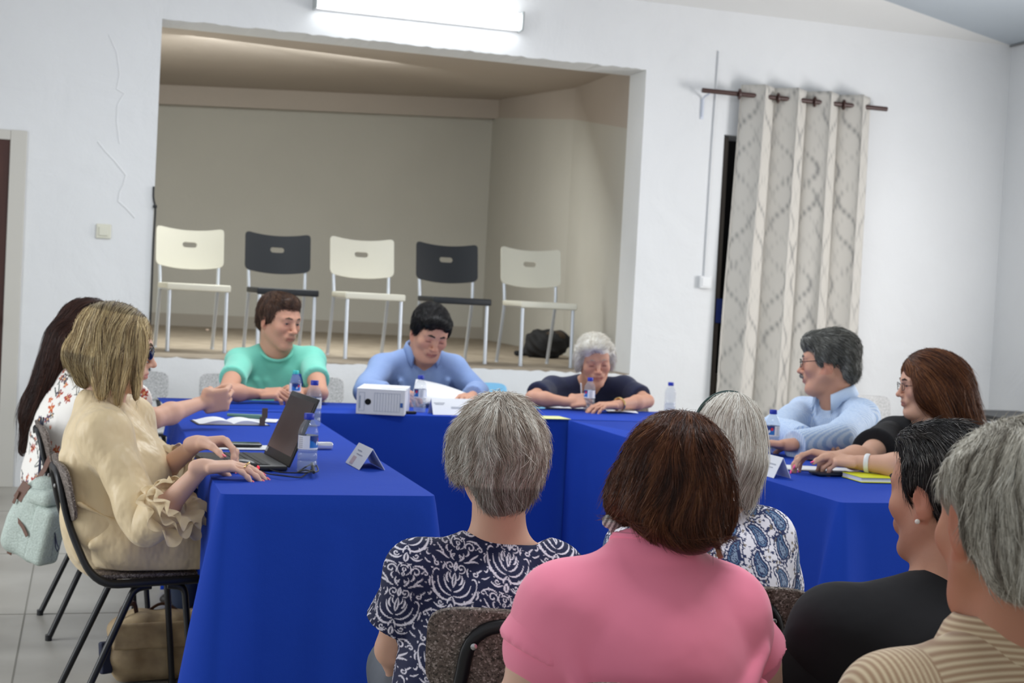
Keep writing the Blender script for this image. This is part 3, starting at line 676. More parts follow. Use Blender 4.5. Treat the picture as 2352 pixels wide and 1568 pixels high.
def build_head(v, H, eyes='open', jaw=1.0, fat=0.0, nose=1.0, female=False, face=True):
    k = H.s; e = lambda c, r, kk=.015, sub=False, M=None: v.ell(H.p(*c), np.array(r)*k, H.M if M is None else M, kk*k, sub)
    c_ = lambda a, b, ra, rb=None, kk=.012, sub=False: v.cap(H.p(*a), H.p(*b), ra*k, (ra if rb is None else rb)*k, kk*k, sub)
    e((0, -.014, .032), (.074, .094, .084), .02); e((0, .028, -.020), (.057+fat*.5, .060, .078), .03)
    e((0, .052, .035), (.052, .034, .045), .03)
    for s in (-1, 1):
        c_((s*(.051*jaw+fat), .0, -.042), (s*(.018*jaw+fat*.6), .066, -.096), .018+fat*.4, .015+fat*.3, .03)
        e((s*.040, .060, -.022), (.022+fat*.5, .022, .020), .03)
    e((0, .072, -.100), (.021, .018, .016), .022)
    if fat > .004: e((0, .040, -.098), (.045+fat, .035, .022), .03)
    if face:
        for s in (-1, 1): c_((s*.012, .088, .026), (s*.044, .073, .024), .0085, .0075, .014); e((s*.031, .102, .004), (.0165, .016, .0115), .012, True)
        c_((0, .087, .016), (0, .107, -.025), .0068, .0092*nose, .012); e((0, .1105+.003*(nose-1), -.029), (.0098*nose, .0098*nose, .0088), .007)
        for s in (-1, 1): e((s*.0115*nose, .097, -.032), (.0072, .0100, .0066), .005)
        e((0, .085, -.056), (.031, .014, .018), .016)
        for s in (-1, 1):
            e((s*.031, .0745, .004), (.0155, .0150, .0135), .004)
            if eyes == 'open': e((s*.031, .0895, .0035), (.0125, .0070, .0033), .003, True)
            else: e((s*.031, .0895, -.0025), (.0120, .0030, .0010), .002, True)
        c_((-.021, .0900, -.0590), (0, .0965, -.0565), .0032, .0048, .006); c_((.021, .0900, -.0590), (0, .0965, -.0565), .0032, .0048, .006)
        c_((-.018, .0895, -.0660), (0, .0950, -.0675), .0036, .0056, .006); c_((.018, .0895, -.0660), (0, .0950, -.0675), .0036, .0056, .006)
        c_((-.026, .0915, -.0625), (0, .1015, -.0620), .0012, .0014, .003, True); c_((.026, .0915, -.0625), (0, .1015, -.0620), .0012, .0014, .003, True)
    for s in (-1, 1):
        Me = rotM(rotM(H.M, 2, s*-22), 0, -10)
        v.ell(H.p(s*.080, -.010, -.006), np.array((.007, .019, .032))*k, Me, .008*k); v.ell(H.p(s*.087, -.004, -.002), np.array((.0035, .009, .016))*k, Me, .006*k, True)
        e((s*.074, -.004, -.030), (.006, .009, .009), .008)
def head_extras(body, H, eyes='open', iris=(.05, .03, .02), brow=(.06, .04, .03), brow_w=.0036, lips=None):
    k = H.s
    if eyes == 'open':
        for s in (-1, 1):
            c = H.p(s*.031, .0742, .004); r = .0136*k; n = 20; V = []; F = []; cols = []
            f = H.M[:, 1]; 
            for i in range(n+1):
                for j in range(n):
                    a = math.pi*i/n; b = 2*math.pi*j/n; d = H.M @ np.array([math.sin(a)*math.cos(b), math.cos(a), math.sin(a)*math.sin(b)]); V.append(c+d*r); cols.append((.005, .005, .005) if a < .25 else iris if a < .55 else (.36, .32, .30))
            for i in range(n):
                for j in range(n): F.append((i*n+j, i*n+(j+1) % n, (i+1)*n+(j+1) % n, (i+1)*n+j))
            mesh_np('eye', V, F, mat('eyeball', rough=.15, col=True), body, cols=np.array(cols))
    for s in (-1, 1):
        v = Vol(); P_ = [H.p(s*x, y, z) for x, y, z in ((.014, .0960, .0270), (.030, .0920, .0300), (.047, .0790, .0240))]
        v.cap(P_[0], P_[1], brow_w*k, brow_w*k, .004).cap(P_[1], P_[2], brow_w*k, .0022*k, .004)
        V, F = v.mesh(.0022); mesh_np('eyebrow', V, F, mat('brow_%d_%d' % (int(brow[0]*999), int(brow[2]*999)), brow, .8), body)
def build_hand(v, W, d, n, side, curl=(25, 30, 20), spread=4.0, thumb=(35, 20, 15), sc=1.0, per=None):
    """W wrist, d toward the fingers, n the way the palm faces, side=+1 puts the thumb on cross(d, n). Returns fingertip frames"""
    d = unit(d); n = unit(n-np.dot(n, d)*d); t = np.cross(d, n)*side; M = np.stack([t, d, n], 1); tips = []
    P = lambda x, y, z: W+(t*x+d*y+n*z)*sc
    v.rbox(P(.001, .047, 0), np.array((.038, .040, .0125))*sc, M, .0115*sc, .010); v.cap(W-d*.02, P(0, .02, 0), .0195*sc, .0185*sc, .014)
    v.ell(P(.020, .035, .010), np.array((.018, .030, .013))*sc, M, .012)
    names = [(.030, .094, .040, .0086), (.010, .099, .045, .0088), (-.011, .095, .041, .0083), (-.030, .086, .033, .0073)]
    for i, (x, y, L, r) in enumerate(names):
        cu = per[i] if per else curl; a = R((1.4-i)*spread); dd = d*math.cos(a)+t*math.sin(a); p = P(x, y-.012, -.001); ang = 0; L1 = [L, L*.62, L*.55]
        for j in range(3):
            ang += R(cu[j]); q = p+(dd*math.cos(ang)+n*math.sin(ang))*L1[j]*sc; r0 = r*sc*(1-.09*j); v.cap(p, q, r0*1.02, r0*.93, .006); p = q
            if j < 2: v.ell(q, np.full(3, r0*1.04), None, .004)
        g = dd*math.cos(ang)+n*math.sin(ang); nn = n*math.cos(ang)-dd*math.sin(ang); tips.append((p, g, -nn, r*sc))
    a, b, c = thumb; p = P(.034, .022, .006); ang = R(a); dd = d*math.cos(ang)+t*math.sin(ang); f = R(b)
    q = p+(dd*math.cos(f)+n*math.sin(f))*.040*sc; v.cap(p, q, .013*sc, .0105*sc, .012); f += R(c); dd = unit(dd*.85+d*.25); q2 = q+(dd*math.cos(f)+n*math.sin(f))*.030*sc; v.cap(q, q2, .0102*sc, .0088*sc, .006)
    q3 = q2+(dd*math.cos(f+.2)+n*math.sin(f+.2))*.016*sc; v.cap(q2, q3, .0090*sc, .0075*sc, .005); tips.append((q3, unit(q3-q2), -(n*math.cos(f)-dd*math.sin(f)), .0085*sc))
    return tips
def nails(body, tips, col, name='nail'):
    for p, g, up, r in tips:
        v = Vol(); M = np.stack([np.cross(g, up), g, up], 1); v.ell(p+up*r*.72+g*r*.35, (r*.72, r*1.05, r*.34), M); V, F = v.mesh(.0016); mesh_np(name, V, F, mat('nail_polish_%d' % int(col[0]*100), col, .2), body)
class Person:
    def __init__(s, label, H, N, P, sh, arms, skin='mid', g=1.0, depth=1.0, neck=.056, upper=.046, vox=.0035, eyes='open', jaw=1.0, fat=0.0, face=True, nose=1.0, bust=0.0, belly=0.0, neck_top=(0, -.022, -.055), lips=(150, 84, 78), legs=True, fwd=None, hump=.0):
        """H head frame, N neck base, P pelvis; sh=(right, left) shoulder points; arms=[(elbow, wrist, hand dict)] same order"""
        s.H, s.N = H, np.asarray(N, float); s.P = s.N+np.array([P[0], P[1], 0]) if P[2] > 0 else None; s.P[2] = P[2]; s.sh = [np.asarray(q, float) for q in sh]; s.g = g; s.arms = arms; s.label = label
        up = unit(s.N-s.P); rt = unit(s.sh[0]-s.sh[1]); rt = unit(rt-up*np.dot(rt, up)); fw = np.cross(up, rt); s.T = Fr(s.N, np.stack([rt, fw, up], 1)); s.fw = fw
        w = np.linalg.norm(s.sh[0]-s.sh[1])/2; s.w = w; T = s.T; L = np.linalg.norm(s.N-s.P); s.L = L; M = T.M
        t = Vol()  # trunk
        t.ell(T.p(0, -.005, -.18), (w*.90, .105*depth*g, .17), M, .03); t.ell(T.p(0, .01, -L*.60), (w*.84, (.105+belly*.5)*depth*g, .20), M, .05)
        t.ell(T.p(0, 0, -L), (w*.98, .125*depth*g, .14), M, .05)
        if belly: t.ell(T.p(0, .05+belly*.5, -L*.68), (w*.80, .09+belly*.6, .16), M, .06)
        if bust:
            for q in (-1, 1): t.ell(T.p(q*.075, .085+bust*.4, -.22), (.07+bust*.3, .055+bust*.5, .07+bust*.2), M, .05)
        if hump: t.ell(T.p(0, -.040, -.125), (w*.72, .07+hump, .11), M, .05)
        for i in (0, 1):
            t.cap(T.p((.03, -.03)[i], -.012, -.010), s.sh[i]+up*.002, .040, .044*g, .035); t.cap(s.sh[i], s.sh[i]-up*.04, .047*g, .046*g, .03)
            t.cap(T.p((1, -1)[i]*w*.62, -.01, -.10), T.p((1, -1)[i]*w*.60, -.01, -.26), .06*g, .06*g, .05)
        s.trunk = t
        b = Vol(); b.add(t); nt = H.p(*neck_top); b.cap(T.p(0, -.012, -.03), nt, neck*1.08, neck, .035); b.cap(T.p(0, .012, -.02), H.p(0, .022, -.075), neck*.8, neck*.66, .03)
        build_head(b, H, eyes, jaw, fat, nose, face=face); s.tips = []; s.up = upper
        for i, (el, wr, hd) in enumerate(arms):
            el = np.asarray(el, float); wr = np.asarray(wr, float); a = s.sh[i]
            b.cap(a, a+(el-a)*.5, .047*g, upper*1.02, .03); b.cap(a+(el-a)*.4, el, upper*1.0, upper*.74, .025); b.cap(el, el+(wr-el)*.35, upper*.74, upper*.82, .012); b.cap(el+(wr-el)*.35, wr, upper*.78, .0215*max(1, upper/.046)**.7, .02)
            if hd is not None: s.tips.append(build_hand(b, wr, **hd))
            else: s.tips.append([])
        V, F = b.mesh(vox); V = smooth_np(V, F, 1, .4); s.bodyvol = b
        col = np.tile(np.array(SKIN[skin]), (len(V), 1)); Lc = H.loc(V)
        if face:
            m = np.exp(-(np.maximum(0, np.abs(Lc[:, 0])-.021)/.004)**2-((Lc[:, 2]+.0622)/.0085)**4)*(Lc[:, 1] > .085); col = col*(1-m[:, None]*.75)+np.array(s2l(*lips))*m[:, None]*.75
            for cx in (-.042, .042): m = np.exp(-((Lc[:, 0]-cx)/.022)**2-((Lc[:, 2]+.025)/.02)**2)*(Lc[:, 1] > .03)*.35; col = col*(1-m[:, None]*np.array([.02, .28, .30]))
            m = np.exp(-(Lc[:, 0]/.014)**2-((Lc[:, 2]+.028)/.014)**2)*(Lc[:, 1] > .09)*.4; col = col*(1-m[:, None]*np.array([.02, .30, .32]))
        if face:
            for cx in (-.031, .031):
                zl = .0062 if eyes == 'open' else -.0022; m = np.exp(-((Lc[:, 0]-cx)/.0125)**4-((Lc[:, 2]-zl+((Lc[:, 0]-cx)/.0125)**2*.0022)/.0019)**2)*(Lc[:, 1] > .07)*.8; col = col*(1-m[:, None])+np.array([.03, .02, .018])*m[:, None]
                m = np.exp(-((Lc[:, 0]-cx)/.016)**4-((Lc[:, 2]-.001)/.010)**4)*(Lc[:, 1] > .07)*.22; col = col*(1-m[:, None]*np.array([.5, 1, 1]))  # socket shading put into the skin colour around the eyes
        er = (np.abs(Lc[:, 0]) > .074)*(np.abs(Lc[:, 2]) < .045)*(np.abs(Lc[:, 1]) < .035)*.45; col = col*(1-er[:, None]*np.array([.03, .35, .38]))
        m = mat('skin', rough=.58, col=True, sss=.12, spec=.35, bump=(55, .15, .004))
        s.body = mesh_np('person', V, F, m, cols=col); tag(s.body, label, 'person')
    def extras(s, **k): head_extras(s.body, s.H, **k)
    def _cloth(s, parts, name, m, vox, colf=None, wr=None, th=0):
        Vs, Fs, n = [], [], 0
        for v in parts:
            V, F = v.mesh(vox); V = smooth_np(V, F, 2, .5)
            if wr:
                N = normals_np(V, F); Vl = s.T.loc(V); V = V+N*wr(Vl)[:, None].astype(np.float32)
            Vs.append(V); Fs.append(F+n); n += len(V)
        V = np.concatenate(Vs); F = np.concatenate(Fs); c = colf(s.T.loc(V), V) if colf else None
        return mesh_np(name, V, F, m, s.body, cols=c)
    def shirt(s, m, sleeve=.55, ease=.012, neck=(.075, .0, .012), neckdrop=.03, cuff=.018, vox=.006, colf=None, wr=None, name='shirt', hem=None, vneck=None, fold=(), extra=None, neckc=None, seam=.0):
        t = s.trunk.grow(ease)
        for i, (el, w_, hd) in enumerate(s.arms):
            a, el = s.sh[i], np.asarray(el, float); q = a+(el-a)*min(sleeve, .45); t.cap(a, q, .046*s.g+ease, s.up*1.0+ease, .035)
        for f in fold: t.cap(s.T.p(*f[0]), s.T.p(*f[1]), f[2], f[3] if len(f) > 3 else f[2], .022)
        if extra: extra(t)
        T = s.T
        if neck: 
            c = T.p(*(neckc or (0, .012, .045))); t.ell(c, (neck[0], neck[0]*.95, .055+neckdrop), T.M, .006, True)
        if vneck: t.cap(T.p(0, .13, -vneck), T.p(0, .07, .06), .012, .055, .006, True); t.cap(T.p(0, .17, -vneck), T.p(0, .13, .06), .012, .06, .006, True)
        if hem is not None: t.cut(T.p(0, 0, -hem), -T.M[:, 2])
        parts = [t]
        for i, (el, w_, hd) in enumerate(s.arms):
            a, el, w_ = s.sh[i], np.asarray(el, float), np.asarray(w_, float); v = Vol()
            if sleeve <= 1.0:
                e = a+(el-a)*sleeve; d = unit(el-a); v.cap(a, e+d*.03, .046*s.g+ease, s.up+ease+cuff, .02); v.cut(e, d)
            else:
                f = sleeve-1; u2 = Vol(); u2.cap(a, el, .046*s.g+ease, s.up*.86+ease+.006, .03); e = el+(w_-el)*f; d = unit(w_-el); parts.append(u2)
                v.cap(el, e+d*.02, s.up*.86+ease+.006, .030+ease+cuff, .03)
                v.rbox(e+d*.06, (.08, .06, .08), frame(d, (0, 0, 1) if abs(d[2]) < .9 else (1, 0, 0)), .001, .002, True)
            parts.append(v)
        return s._cloth(parts, name, m, vox, colf, wr)
    def trousers(s, m, name='trousers', knee=.44, splay=.09, vox=.010, skirt=False, th=.085, floor=0.03, kz=.48, fwd=None, colf=None, shoes=True):
        T = s.T; fw = np.array(fwd if fwd is not None else s.fw); fw = unit([fw[0], fw[1], 0]); rt = unit(np.cross(fw, (0, 0, 1))); t = Vol(); t.ell(s.P, (s.w*1.0, .135*s.g, .13), T.M, .04)
        for q in (1, -1):
            hp = s.P+rt*q*splay; kn = s.P+rt*q*(splay+.015)+fw*knee; kn[2] = kz; hp[2] = kz+.02; an = kn+fw*.02; an[2] = .09
            t.cap(hp, kn, th*s.g*1.05, .066*s.g, .04); t.cap(kn, an, .062*s.g, .048, .03)
            if shoes:
                sh = Vol(); c = an+fw*.05; c[2] = .045; sh.ell(c, (.045, .13, .042), frame(fw), .02).cut((0, 0, .004), (0, 0, -1)); V, F = sh.mesh(.008); mesh_np('shoe', V, F, mat('dark_shoe', (.03, .025, .022), .5), s.body)
        V, F = t.mesh(vox); V = smooth_np(V, F, 2); return mesh_np(name, V, F, m, s.body)
def wrinkle(a=.004, sx=30, sz=22, seed=0.0):
    def f(L):
        x, y, z = L[:, 0], L[:, 1], L[:, 2]
        w = np.sin(x*sx+z*sz*.6+seed)*np.sin(z*sz-x*sx*.35+1.3*seed+y*12)+.6*np.sin(x*sx*1.9-z*sz*1.3+seed*2+y*20); return a*(w*.8+.5)
    return f
# ---------------------------------------------------------------- hair
def hair(person, vol, n, mask, flow, length, pal, r=.0011, seed=0, step=.010, lift=.002, jit=.25, vox=.005, wild=.06, base=None, name='hair', base_disp=None, lmin=.5, rough=.42, center=None, colf=None):
    """a shaped volume of hair with many separate locks lying on it, all one mesh; flow gives the combing direction in head space"""
    H = person.H; rng = np.random.default_rng(seed); V, F = vol.mesh(vox); V = smooth_np(V, F, 1)
    pal = np.array([s2l(*c) for c in pal]); bc = np.array(s2l(*base)) if base else pal.min(0)*.8
    Lv = H.loc(V); 
    cols = [np.tile(bc, (len(V), 1))*(colf(Lv)[:, None] if colf else 1)]; Vs = [V-normals_np(V, F)*.002]; Fs = [F]; nv = len(V)
    # roots: points spread over the surface
    area_ = rng.integers(0, len(V), n*3); P = V[area_].astype(np.float64)+rng.normal(0, vox*.5, (n*3, 3)); L = H.loc(P); P = P[mask(L)][:n]; n = len(P)
    ln = length*rng.uniform(lmin, 1.0, n); K = int(length/step)+1; rw = rng.uniform(0, 1, n) < wild; lf = np.where(rw, lift*rng.uniform(1, 4, n), lift*rng.uniform(-.4, 1, n)); Lr = H.loc(P); cl = sum(np.sin(Lr @ rng.normal(0, 80, 3)+rng.uniform(0, 6)) for q in range(4))/2.2; az = np.arctan2(Lr[:, 0], Lr[:, 1]+.02); cl = .4*cl+.75*(np.sin(az*13+rng.uniform(0, 6))+np.sin(az*27+rng.uniform(0, 6))+np.sin(az*45+rng.uniform(0, 6)))/1.8; jv = rng.normal(0, jit*.45, (n, 3))+jit*np.stack([np.sin(Lr @ rng.normal(0, 60, 3)+q) for q in range(3)], 1); jv[rw] *= 1.8
    pts = [P.copy()]; cur = P.copy(); prev = None
    for k in range(K):
        L = H.loc(cur); D = flow(L)+jv*(.6+.4*k/K); D = D @ H.M.T; g = vol.grad(cur.astype(np.float32)); D = D-g*(D*g).sum(1)[:, None]*(.85 if k < K*.7 else .55); D = D/(np.linalg.norm(D, axis=1, keepdims=True)+1e-9)
        if prev is not None: D = D*.55+prev*.45; D /= np.linalg.norm(D, axis=1, keepdims=True)+1e-9
        prev = D; cur = cur+D*np.minimum(step, ln/K)[:, None]; f = vol.eval(cur.astype(np.float32)); tgt = lf*((k+1)/K)**1.5+.0006; cur = cur-g*((f-tgt)*np.where(rw & (k > K*.5), .15, .8))[:, None]; pts.append(cur.copy())
    Pt = np.stack(pts, 1); m = Pt.shape[1]; Tn = np.gradient(Pt, axis=1); Tn /= np.linalg.norm(Tn, axis=2, keepdims=True)+1e-9
    A = np.cross(Tn, rng.normal(0, 1, (n, 1, 3))); A /= np.linalg.norm(A, axis=2, keepdims=True)+1e-9; B = np.cross(Tn, A)
    prof = (np.minimum(1, .35+np.linspace(0, 1, m)*3)*np.maximum(.12, 1-np.linspace(0, 1, m)**2.5))[None, :, None]*(r*rng.uniform(.6, 1.4, (n, 1, 1)))
    ring = np.stack([Pt+(A*math.cos(q)+B*math.sin(q))*prof for q in (0, 2.094, 4.189)], 2)  # n,m,3,3
    V2 = ring.reshape(-1, 3); i = np.arange(n)[:, None, None]*m*3+np.arange(m-1)[None, :, None]*3; j = np.arange(3)[None, None, :]; jn = (j+1) % 3
    F2 = np.stack([i+j, i+jn, i+3+jn, i+3+j], -1).reshape(-1, 4)
    lum = np.argsort(pal.sum(1)); q_ = np.clip((cl*.40+.5+rng.normal(0, .13, n))*len(pal), 0, len(pal)-1e-3).astype(int); ci = pal[lum[q_]]*rng.uniform(.88, 1.1, (n, 1)); c2 = np.repeat(ci, m*3, 0)
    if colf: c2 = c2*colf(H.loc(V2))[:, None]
    Vs.append(V2); Fs.append(F2+nv); cols.append(c2)
    o = mesh_np(name, np.concatenate(Vs), np.concatenate(Fs), mat('hair_%d' % int(rough*100), rough=rough, col=True, spec=.35), person.body, cols=np.concatenate(cols)); return o
def hv(H, items, k=.03, s=1.0):
    """hair volume from head-space ellipsoids (c, r) and tapered locks (a, b, ra, rb)"""
    v = Vol(); H = Fr(H.c, H.M, H.s*s)
    for it in items:
        if len(it) == 2: v.ell(H.p(*it[0]), np.array(it[1])*H.s, H.M, k)
        elif it[2] == 'cut': v.ell(H.p(*it[0]), np.array(it[1])*H.s, H.M, .006, True)
        else: v.cap(H.p(*it[0]), H.p(*it[1]), it[2]*H.s, it[3]*H.s, k)
    return v
def whorl(c=(0, -.05, .11), down=.8, out=1.0, side=0.0, back=0.0):
    c = np.array(c)
    def f(L):
        d = L-c; d[:, 2] *= .3; d /= np.linalg.norm(d, axis=1, keepdims=True)+.01; D = d*out; hgt = np.clip((.10-L[:, 2])/.10, 0, 2); D[:, 2] -= down*hgt; D[:, 0] += side; D[:, 1] -= back; return D
    return f
def collar(person, m, r=.066, h=.034, open_=40, tilt=.0, c=(0, .004, .010), name='collar', pt=.03):
    """a turned-down shirt collar: a stand and a falling leaf round the neck"""
    T = person.T; V = []; F = []; n = 48
    for i in range(n+1):
        a = R(90+open_/2+(360-open_)*i/n); cx, cy = math.cos(a), math.sin(a); e = max(0, math.sin(a)); ed = min(1, min(i, n-i)/5.0)
        z0 = -.028*e*e
        for rr, z in ((r*.96, z0-.012), (r*.93, z0+h*.85), (r*.97, z0+h), (r*1.05, z0+h*.85), (r*1.22+.010*(1-ed), z0-.004-pt*(1-ed)*.8)):
            V.append(T.p(c[0]+cx*rr, c[1]+cy*rr*.95, c[2]+z))
    for i in range(n):
        for k in range(4): q = i*5+k; F.append((q, q+1, q+6, q+5))
    o = mesh_np(name, V, F, m, person.body); md = o.modifiers.new('t', 'SOLIDIFY'); md.thickness = .003; md.offset = 0; return o
# ---------------------------------------------------------------- the three people writing at the far table
M_mint = mat('mint_cotton', s2l(120, 208, 186), .8, bump=(7, .3, .02), sheen=.2)
def person_mint():
    Y = 6.76; H = head_frame(pY(641, 738, Y-.04), -56, -8, 2, 1.10)
    elR, wrR = pz(519, 900, .812), pz(598, 905, .80); elL, wrL = pz(736, 903, .812), pz(703, 902, .80)
    p = Person('man in a mint green t-shirt with short brown hair, sitting at the far table', H, pY(633, 806, Y), A(.02, .12, .50), (pY(552, 832, Y), pY(714, 828, Y)),
        [(elR, wrR, dict(d=A(.85, -.45, .12), n=A(-.2, .5, -.8), side=1, curl=(45, 50, 30), sc=1.08, thumb=(40, 35, 20))), (elL, wrL, dict(d=A(-.9, -.35, .10), n=A(.1, .5, -.8), side=-1, curl=(45, 45, 30), sc=1.08))],
        skin='tan', g=1.0, upper=.047, vox=.0032, nose=1.15, neck=.062, lips=(150, 82, 72))
    p.extras(brow=(.10, .055, .035), iris=(.05, .05, .05))
    p.shirt(M_mint, sleeve=.60, neck=(.078, 0, 0), neckdrop=.020, cuff=.004, wr=wrinkle(.0045, 16, 12, .4), vox=.006, fold=[((.10, .092, -.12), (.03, .112, -.34), .009, .004), ((-.11, .088, -.12), (-.05, .112, -.36), .009, .004), ((.05, .098, -.12), (.00, .112, -.30), .007, .004), ((-.15, .060, -.16), (-.12, .085, -.32), .010, .006)])
    T = p.T; V = []; n = 40
    nb = MB().tube([tuple(T.p(.078*math.cos(a), .010+.082*math.sin(a), .014-.034*max(0, math.sin(a))**1.2+.010*max(0, -math.sin(a)))) for a in np.linspace(0, 2*math.pi, n, endpoint=False)], .0075, 8, closed=True)
    nb.build('neckband', M_mint, p.body, True)
    p.trousers(mat('dark_denim', (.03, .045, .09), .8))
    h = hv(H, [((0, -.020, .045), (.082, .102, .084)), ((0, .040, .088), (.058, .045, .036)), ((0, -.075, -.010), (.062, .034, .052)), ((-.070, -.005, .020), (.014, .030, .036)), ((.070, -.005, .020), (.014, .030, .036)), ((0, .118, .000), (.082, .052, .068), 'cut')])
    h.ell(H.p(.085, .000, -.022), (.014, .030, .030), H.M, .006, True).ell(H.p(-.085, .000, -.022), (.014, .030, .030), H.M, .006, True)
    hair(p, h, 6000, lambda L: (L[:, 2] > .0) | (L[:, 1] < -.02), whorl((0, -.06, .12), .5, 1.0), .034, [(92, 66, 52), (70, 50, 40), (112, 84, 66), (60, 44, 38)], r=.0007, seed=2, step=.007, lift=.003, base=(66, 46, 36), vox=.005, wild=.15)
person_mint()
t = tag(MB().box((0, 0, 0), (.060, .005, .072), .002).build('blue_card', mat('card_blue', (.01, .07, .38), .4)), 'small dark blue folder the man in the mint t-shirt holds behind the bottles', 'folder')
t.location = pd(683, 874, 6.62); t.rotation_euler = (R(-15), R(12), R(-8))
def person_blue():
    Y = 6.80; H = head_frame(pY(987, 764, Y-.12), -84, -26, 6, 1.10)
    p = Person('man in a light blue shirt with black hair, looking down at his papers', H, pY(968, 815, Y), A(.02, .16, .50), (pY(880, 842, Y), pY(1040, 846, Y)),
        [(pz(838, 898, .815), pz(893, 905, .81), dict(d=A(.8, -.5, .02), n=A(0, .4, -.85), side=1, curl=(30, 35, 20), sc=1.12)), (pz(1100, 900, .815), pz(1083, 911, .805), dict(d=A(-.55, -.8, -.03), n=A(0, .3, -.9), side=-1, curl=(25, 35, 20), sc=1.08))],
        skin='tan', g=1.0, upper=.046, vox=.0032, eyes='shut', jaw=1.08, fat=.006, nose=1.2, neck=.066, belly=.03)
    p.extras(eyes='shut', brow=(.02, .015, .012), brow_w=.0040)
    m = mat('chambray', s2l(134, 158, 204), .8, bump=(9, .35, .02), sheen=.1)
    p.shirt(m, sleeve=1.86, neck=(.074, 0, 0), neckdrop=.012, cuff=.012, wr=wrinkle(.006, 17, 13, 2.2), vox=.006, vneck=.155, fold=[((.12, .10, -.10), (.06, .15, -.36), .012, .005), ((-.12, .10, -.10), (-.09, .14, -.34), .012, .005), ((.17, .05, -.10), (.17, .06, -.28), .014, .008), ((0, .135, -.16), (0, .16, -.46), .011, .011)])
    collar(p, m, .080, .040, 70, c=(0, .004, .022), pt=.045)
    T = p.T; MB().box((0, 0, 0), (.105, .006, .11), .003).build('pocket', m, p.body, M=Matrix.Translation(tuple(T.p(-.095, .152, -.215))) @ Matrix(T.M.tolist()).to_4x4() @ Matrix.Rotation(R(-12), 4, 'X'))
    for z in (-.20, -.27): MB().lathe([(.006, 0), (.006, .003)], n=12, M=Matrix.Translation(tuple(T.p(0, .163, z))) @ Matrix(frame(T.M[:, 2], T.M[:, 1]).tolist()).to_4x4()).build('button', mat('shirt_button', (.7, .72, .78), .3), p.body)
    p.trousers(mat('navy_trousers', (.02, .022, .035), .8))
    h = hv(H, [((0, -.020, .048), (.086, .104, .084)), ((0, .055, .082), (.066, .045, .036)), ((0, -.075, -.010), (.064, .034, .056)), ((-.074, .002, .020), (.013, .030, .038)), ((.074, .002, .020), (.013, .030, .038)), ((0, .120, .010), (.090, .050, .074), 'cut')])
    h.ell(H.p(.086, .000, -.024), (.014, .030, .030), H.M, .006, True).ell(H.p(-.086, .000, -.024), (.014, .030, .030), H.M, .006, True)
    hair(p, h, 5000, lambda L: (L[:, 2] > .0) | (L[:, 1] < -.02), lambda L: np.stack([.5+0*L[:, 0], np.where(L[:, 2] > .07, 1.0, .2), np.where(L[:, 2] > .07, -.1, -1.0)], 1), .045, [(22, 20, 22), (34, 30, 30), (16, 15, 17)], r=.0008, seed=5, step=.008, lift=.003, base=(18, 16, 18), vox=.005, wild=.1, rough=.35)
person_blue()
def person_white():
    Y = 6.72; H = head_frame(pY(1366, 828, Y-.14), -99, -13, -5, 1.03)
    p = Person('white-haired woman in a navy top, writing with a pen at the table corner', H, pY(1352, 882, Y), A(.02, .22, .50), (pY(1268, 893, Y-.03), pY(1434, 893, Y-.03)),
        [(pz(1222, 913, .812), pz(1305, 923, .80), dict(d=A(.90, -.25, .15), n=A(-.15, .8, -.6), side=1, curl=(50, 55, 30), sc=1.0, thumb=(25, 45, 25))), (pz(1487, 921, .812), pz(1415, 930, .80), dict(d=A(-.95, -.25, -.02), n=A(0, .1, -1), side=-1, curl=(20, 22, 14), sc=1.0))],
        skin='tan', g=.94, upper=.044, vox=.0032, eyes='shut', neck=.052, bust=.02, lips=(160, 92, 84))
    p.extras(eyes='shut', brow=(.42, .34, .28), brow_w=.0022)
    p.shirt(mat('navy_jersey', (.008, .012, .045), .85, bump=(10, .3, .015), sheen=.15), sleeve=.72, neck=(.070, 0, 0), neckdrop=.016, cuff=.006, wr=wrinkle(.004, 18, 14, 1.1), fold=[((.10, .09, -.10), (.03, .13, -.30), .010, .004), ((-.10, .09, -.10), (-.04, .13, -.30), .010, .004)])
    p.trousers(mat('navy_trousers', (.02, .022, .035), .8))
    h = hv(H, [((0, -.020, .045), (.090, .104, .090)), ((.02, .055, .082), (.066, .048, .040)), ((0, -.070, -.020), (.072, .040, .060)), ((-.080, .005, .010), (.022, .036, .060)), ((.082, .005, .010), (.022, .036, .060)), ((.012, .124, -.002), (.066, .056, .092), 'cut')])
    hair(p, h, 10000, lambda L: (L[:, 2] > -.06) & ~((L[:, 1] > .06) & (L[:, 2] < .075) & (np.abs(L[:, 0]) < .06)), lambda L: np.stack([(L[:, 0]-.02)*10, np.where(L[:, 2] > .05, -1.0, -.25), np.where(L[:, 2] > .05, .1, -1.2)], 1), .055, [(236, 232, 222), (222, 216, 204), (245, 242, 236), (206, 198, 184)], r=.0006, seed=8, step=.009, lift=.004, jit=.22, base=(214, 208, 196), vox=.005, wild=.12)
    w = p.arms[1][1]; d = unit(p.arms[1][0]-w); Mx = frame(d); MB().tube([tuple(w+d*.028+Mx[:, 0]*.033*math.cos(a)+Mx[:, 2]*.033*math.sin(a)) for a in np.linspace(0, 2*math.pi, 24, endpoint=False)], .005, 8, closed=True).build('wristwatch', mat('gold', (.75, .55, .25), .25, 1.0), p.body, True)
    for q in (-1, 1):
        v = Vol(); v.ell(H.p(q*.080, -.002, -.040), (.005, .005, .006)); V, F = v.mesh(.0015); mesh_np('earring', V, F, mat('gold'), p.body)
    return p
pw_ = person_white()
tp = (pw_.tips[0][0][0]+pw_.tips[0][4][0])/2; ax = unit(A(-.22, -.30, 1.0))
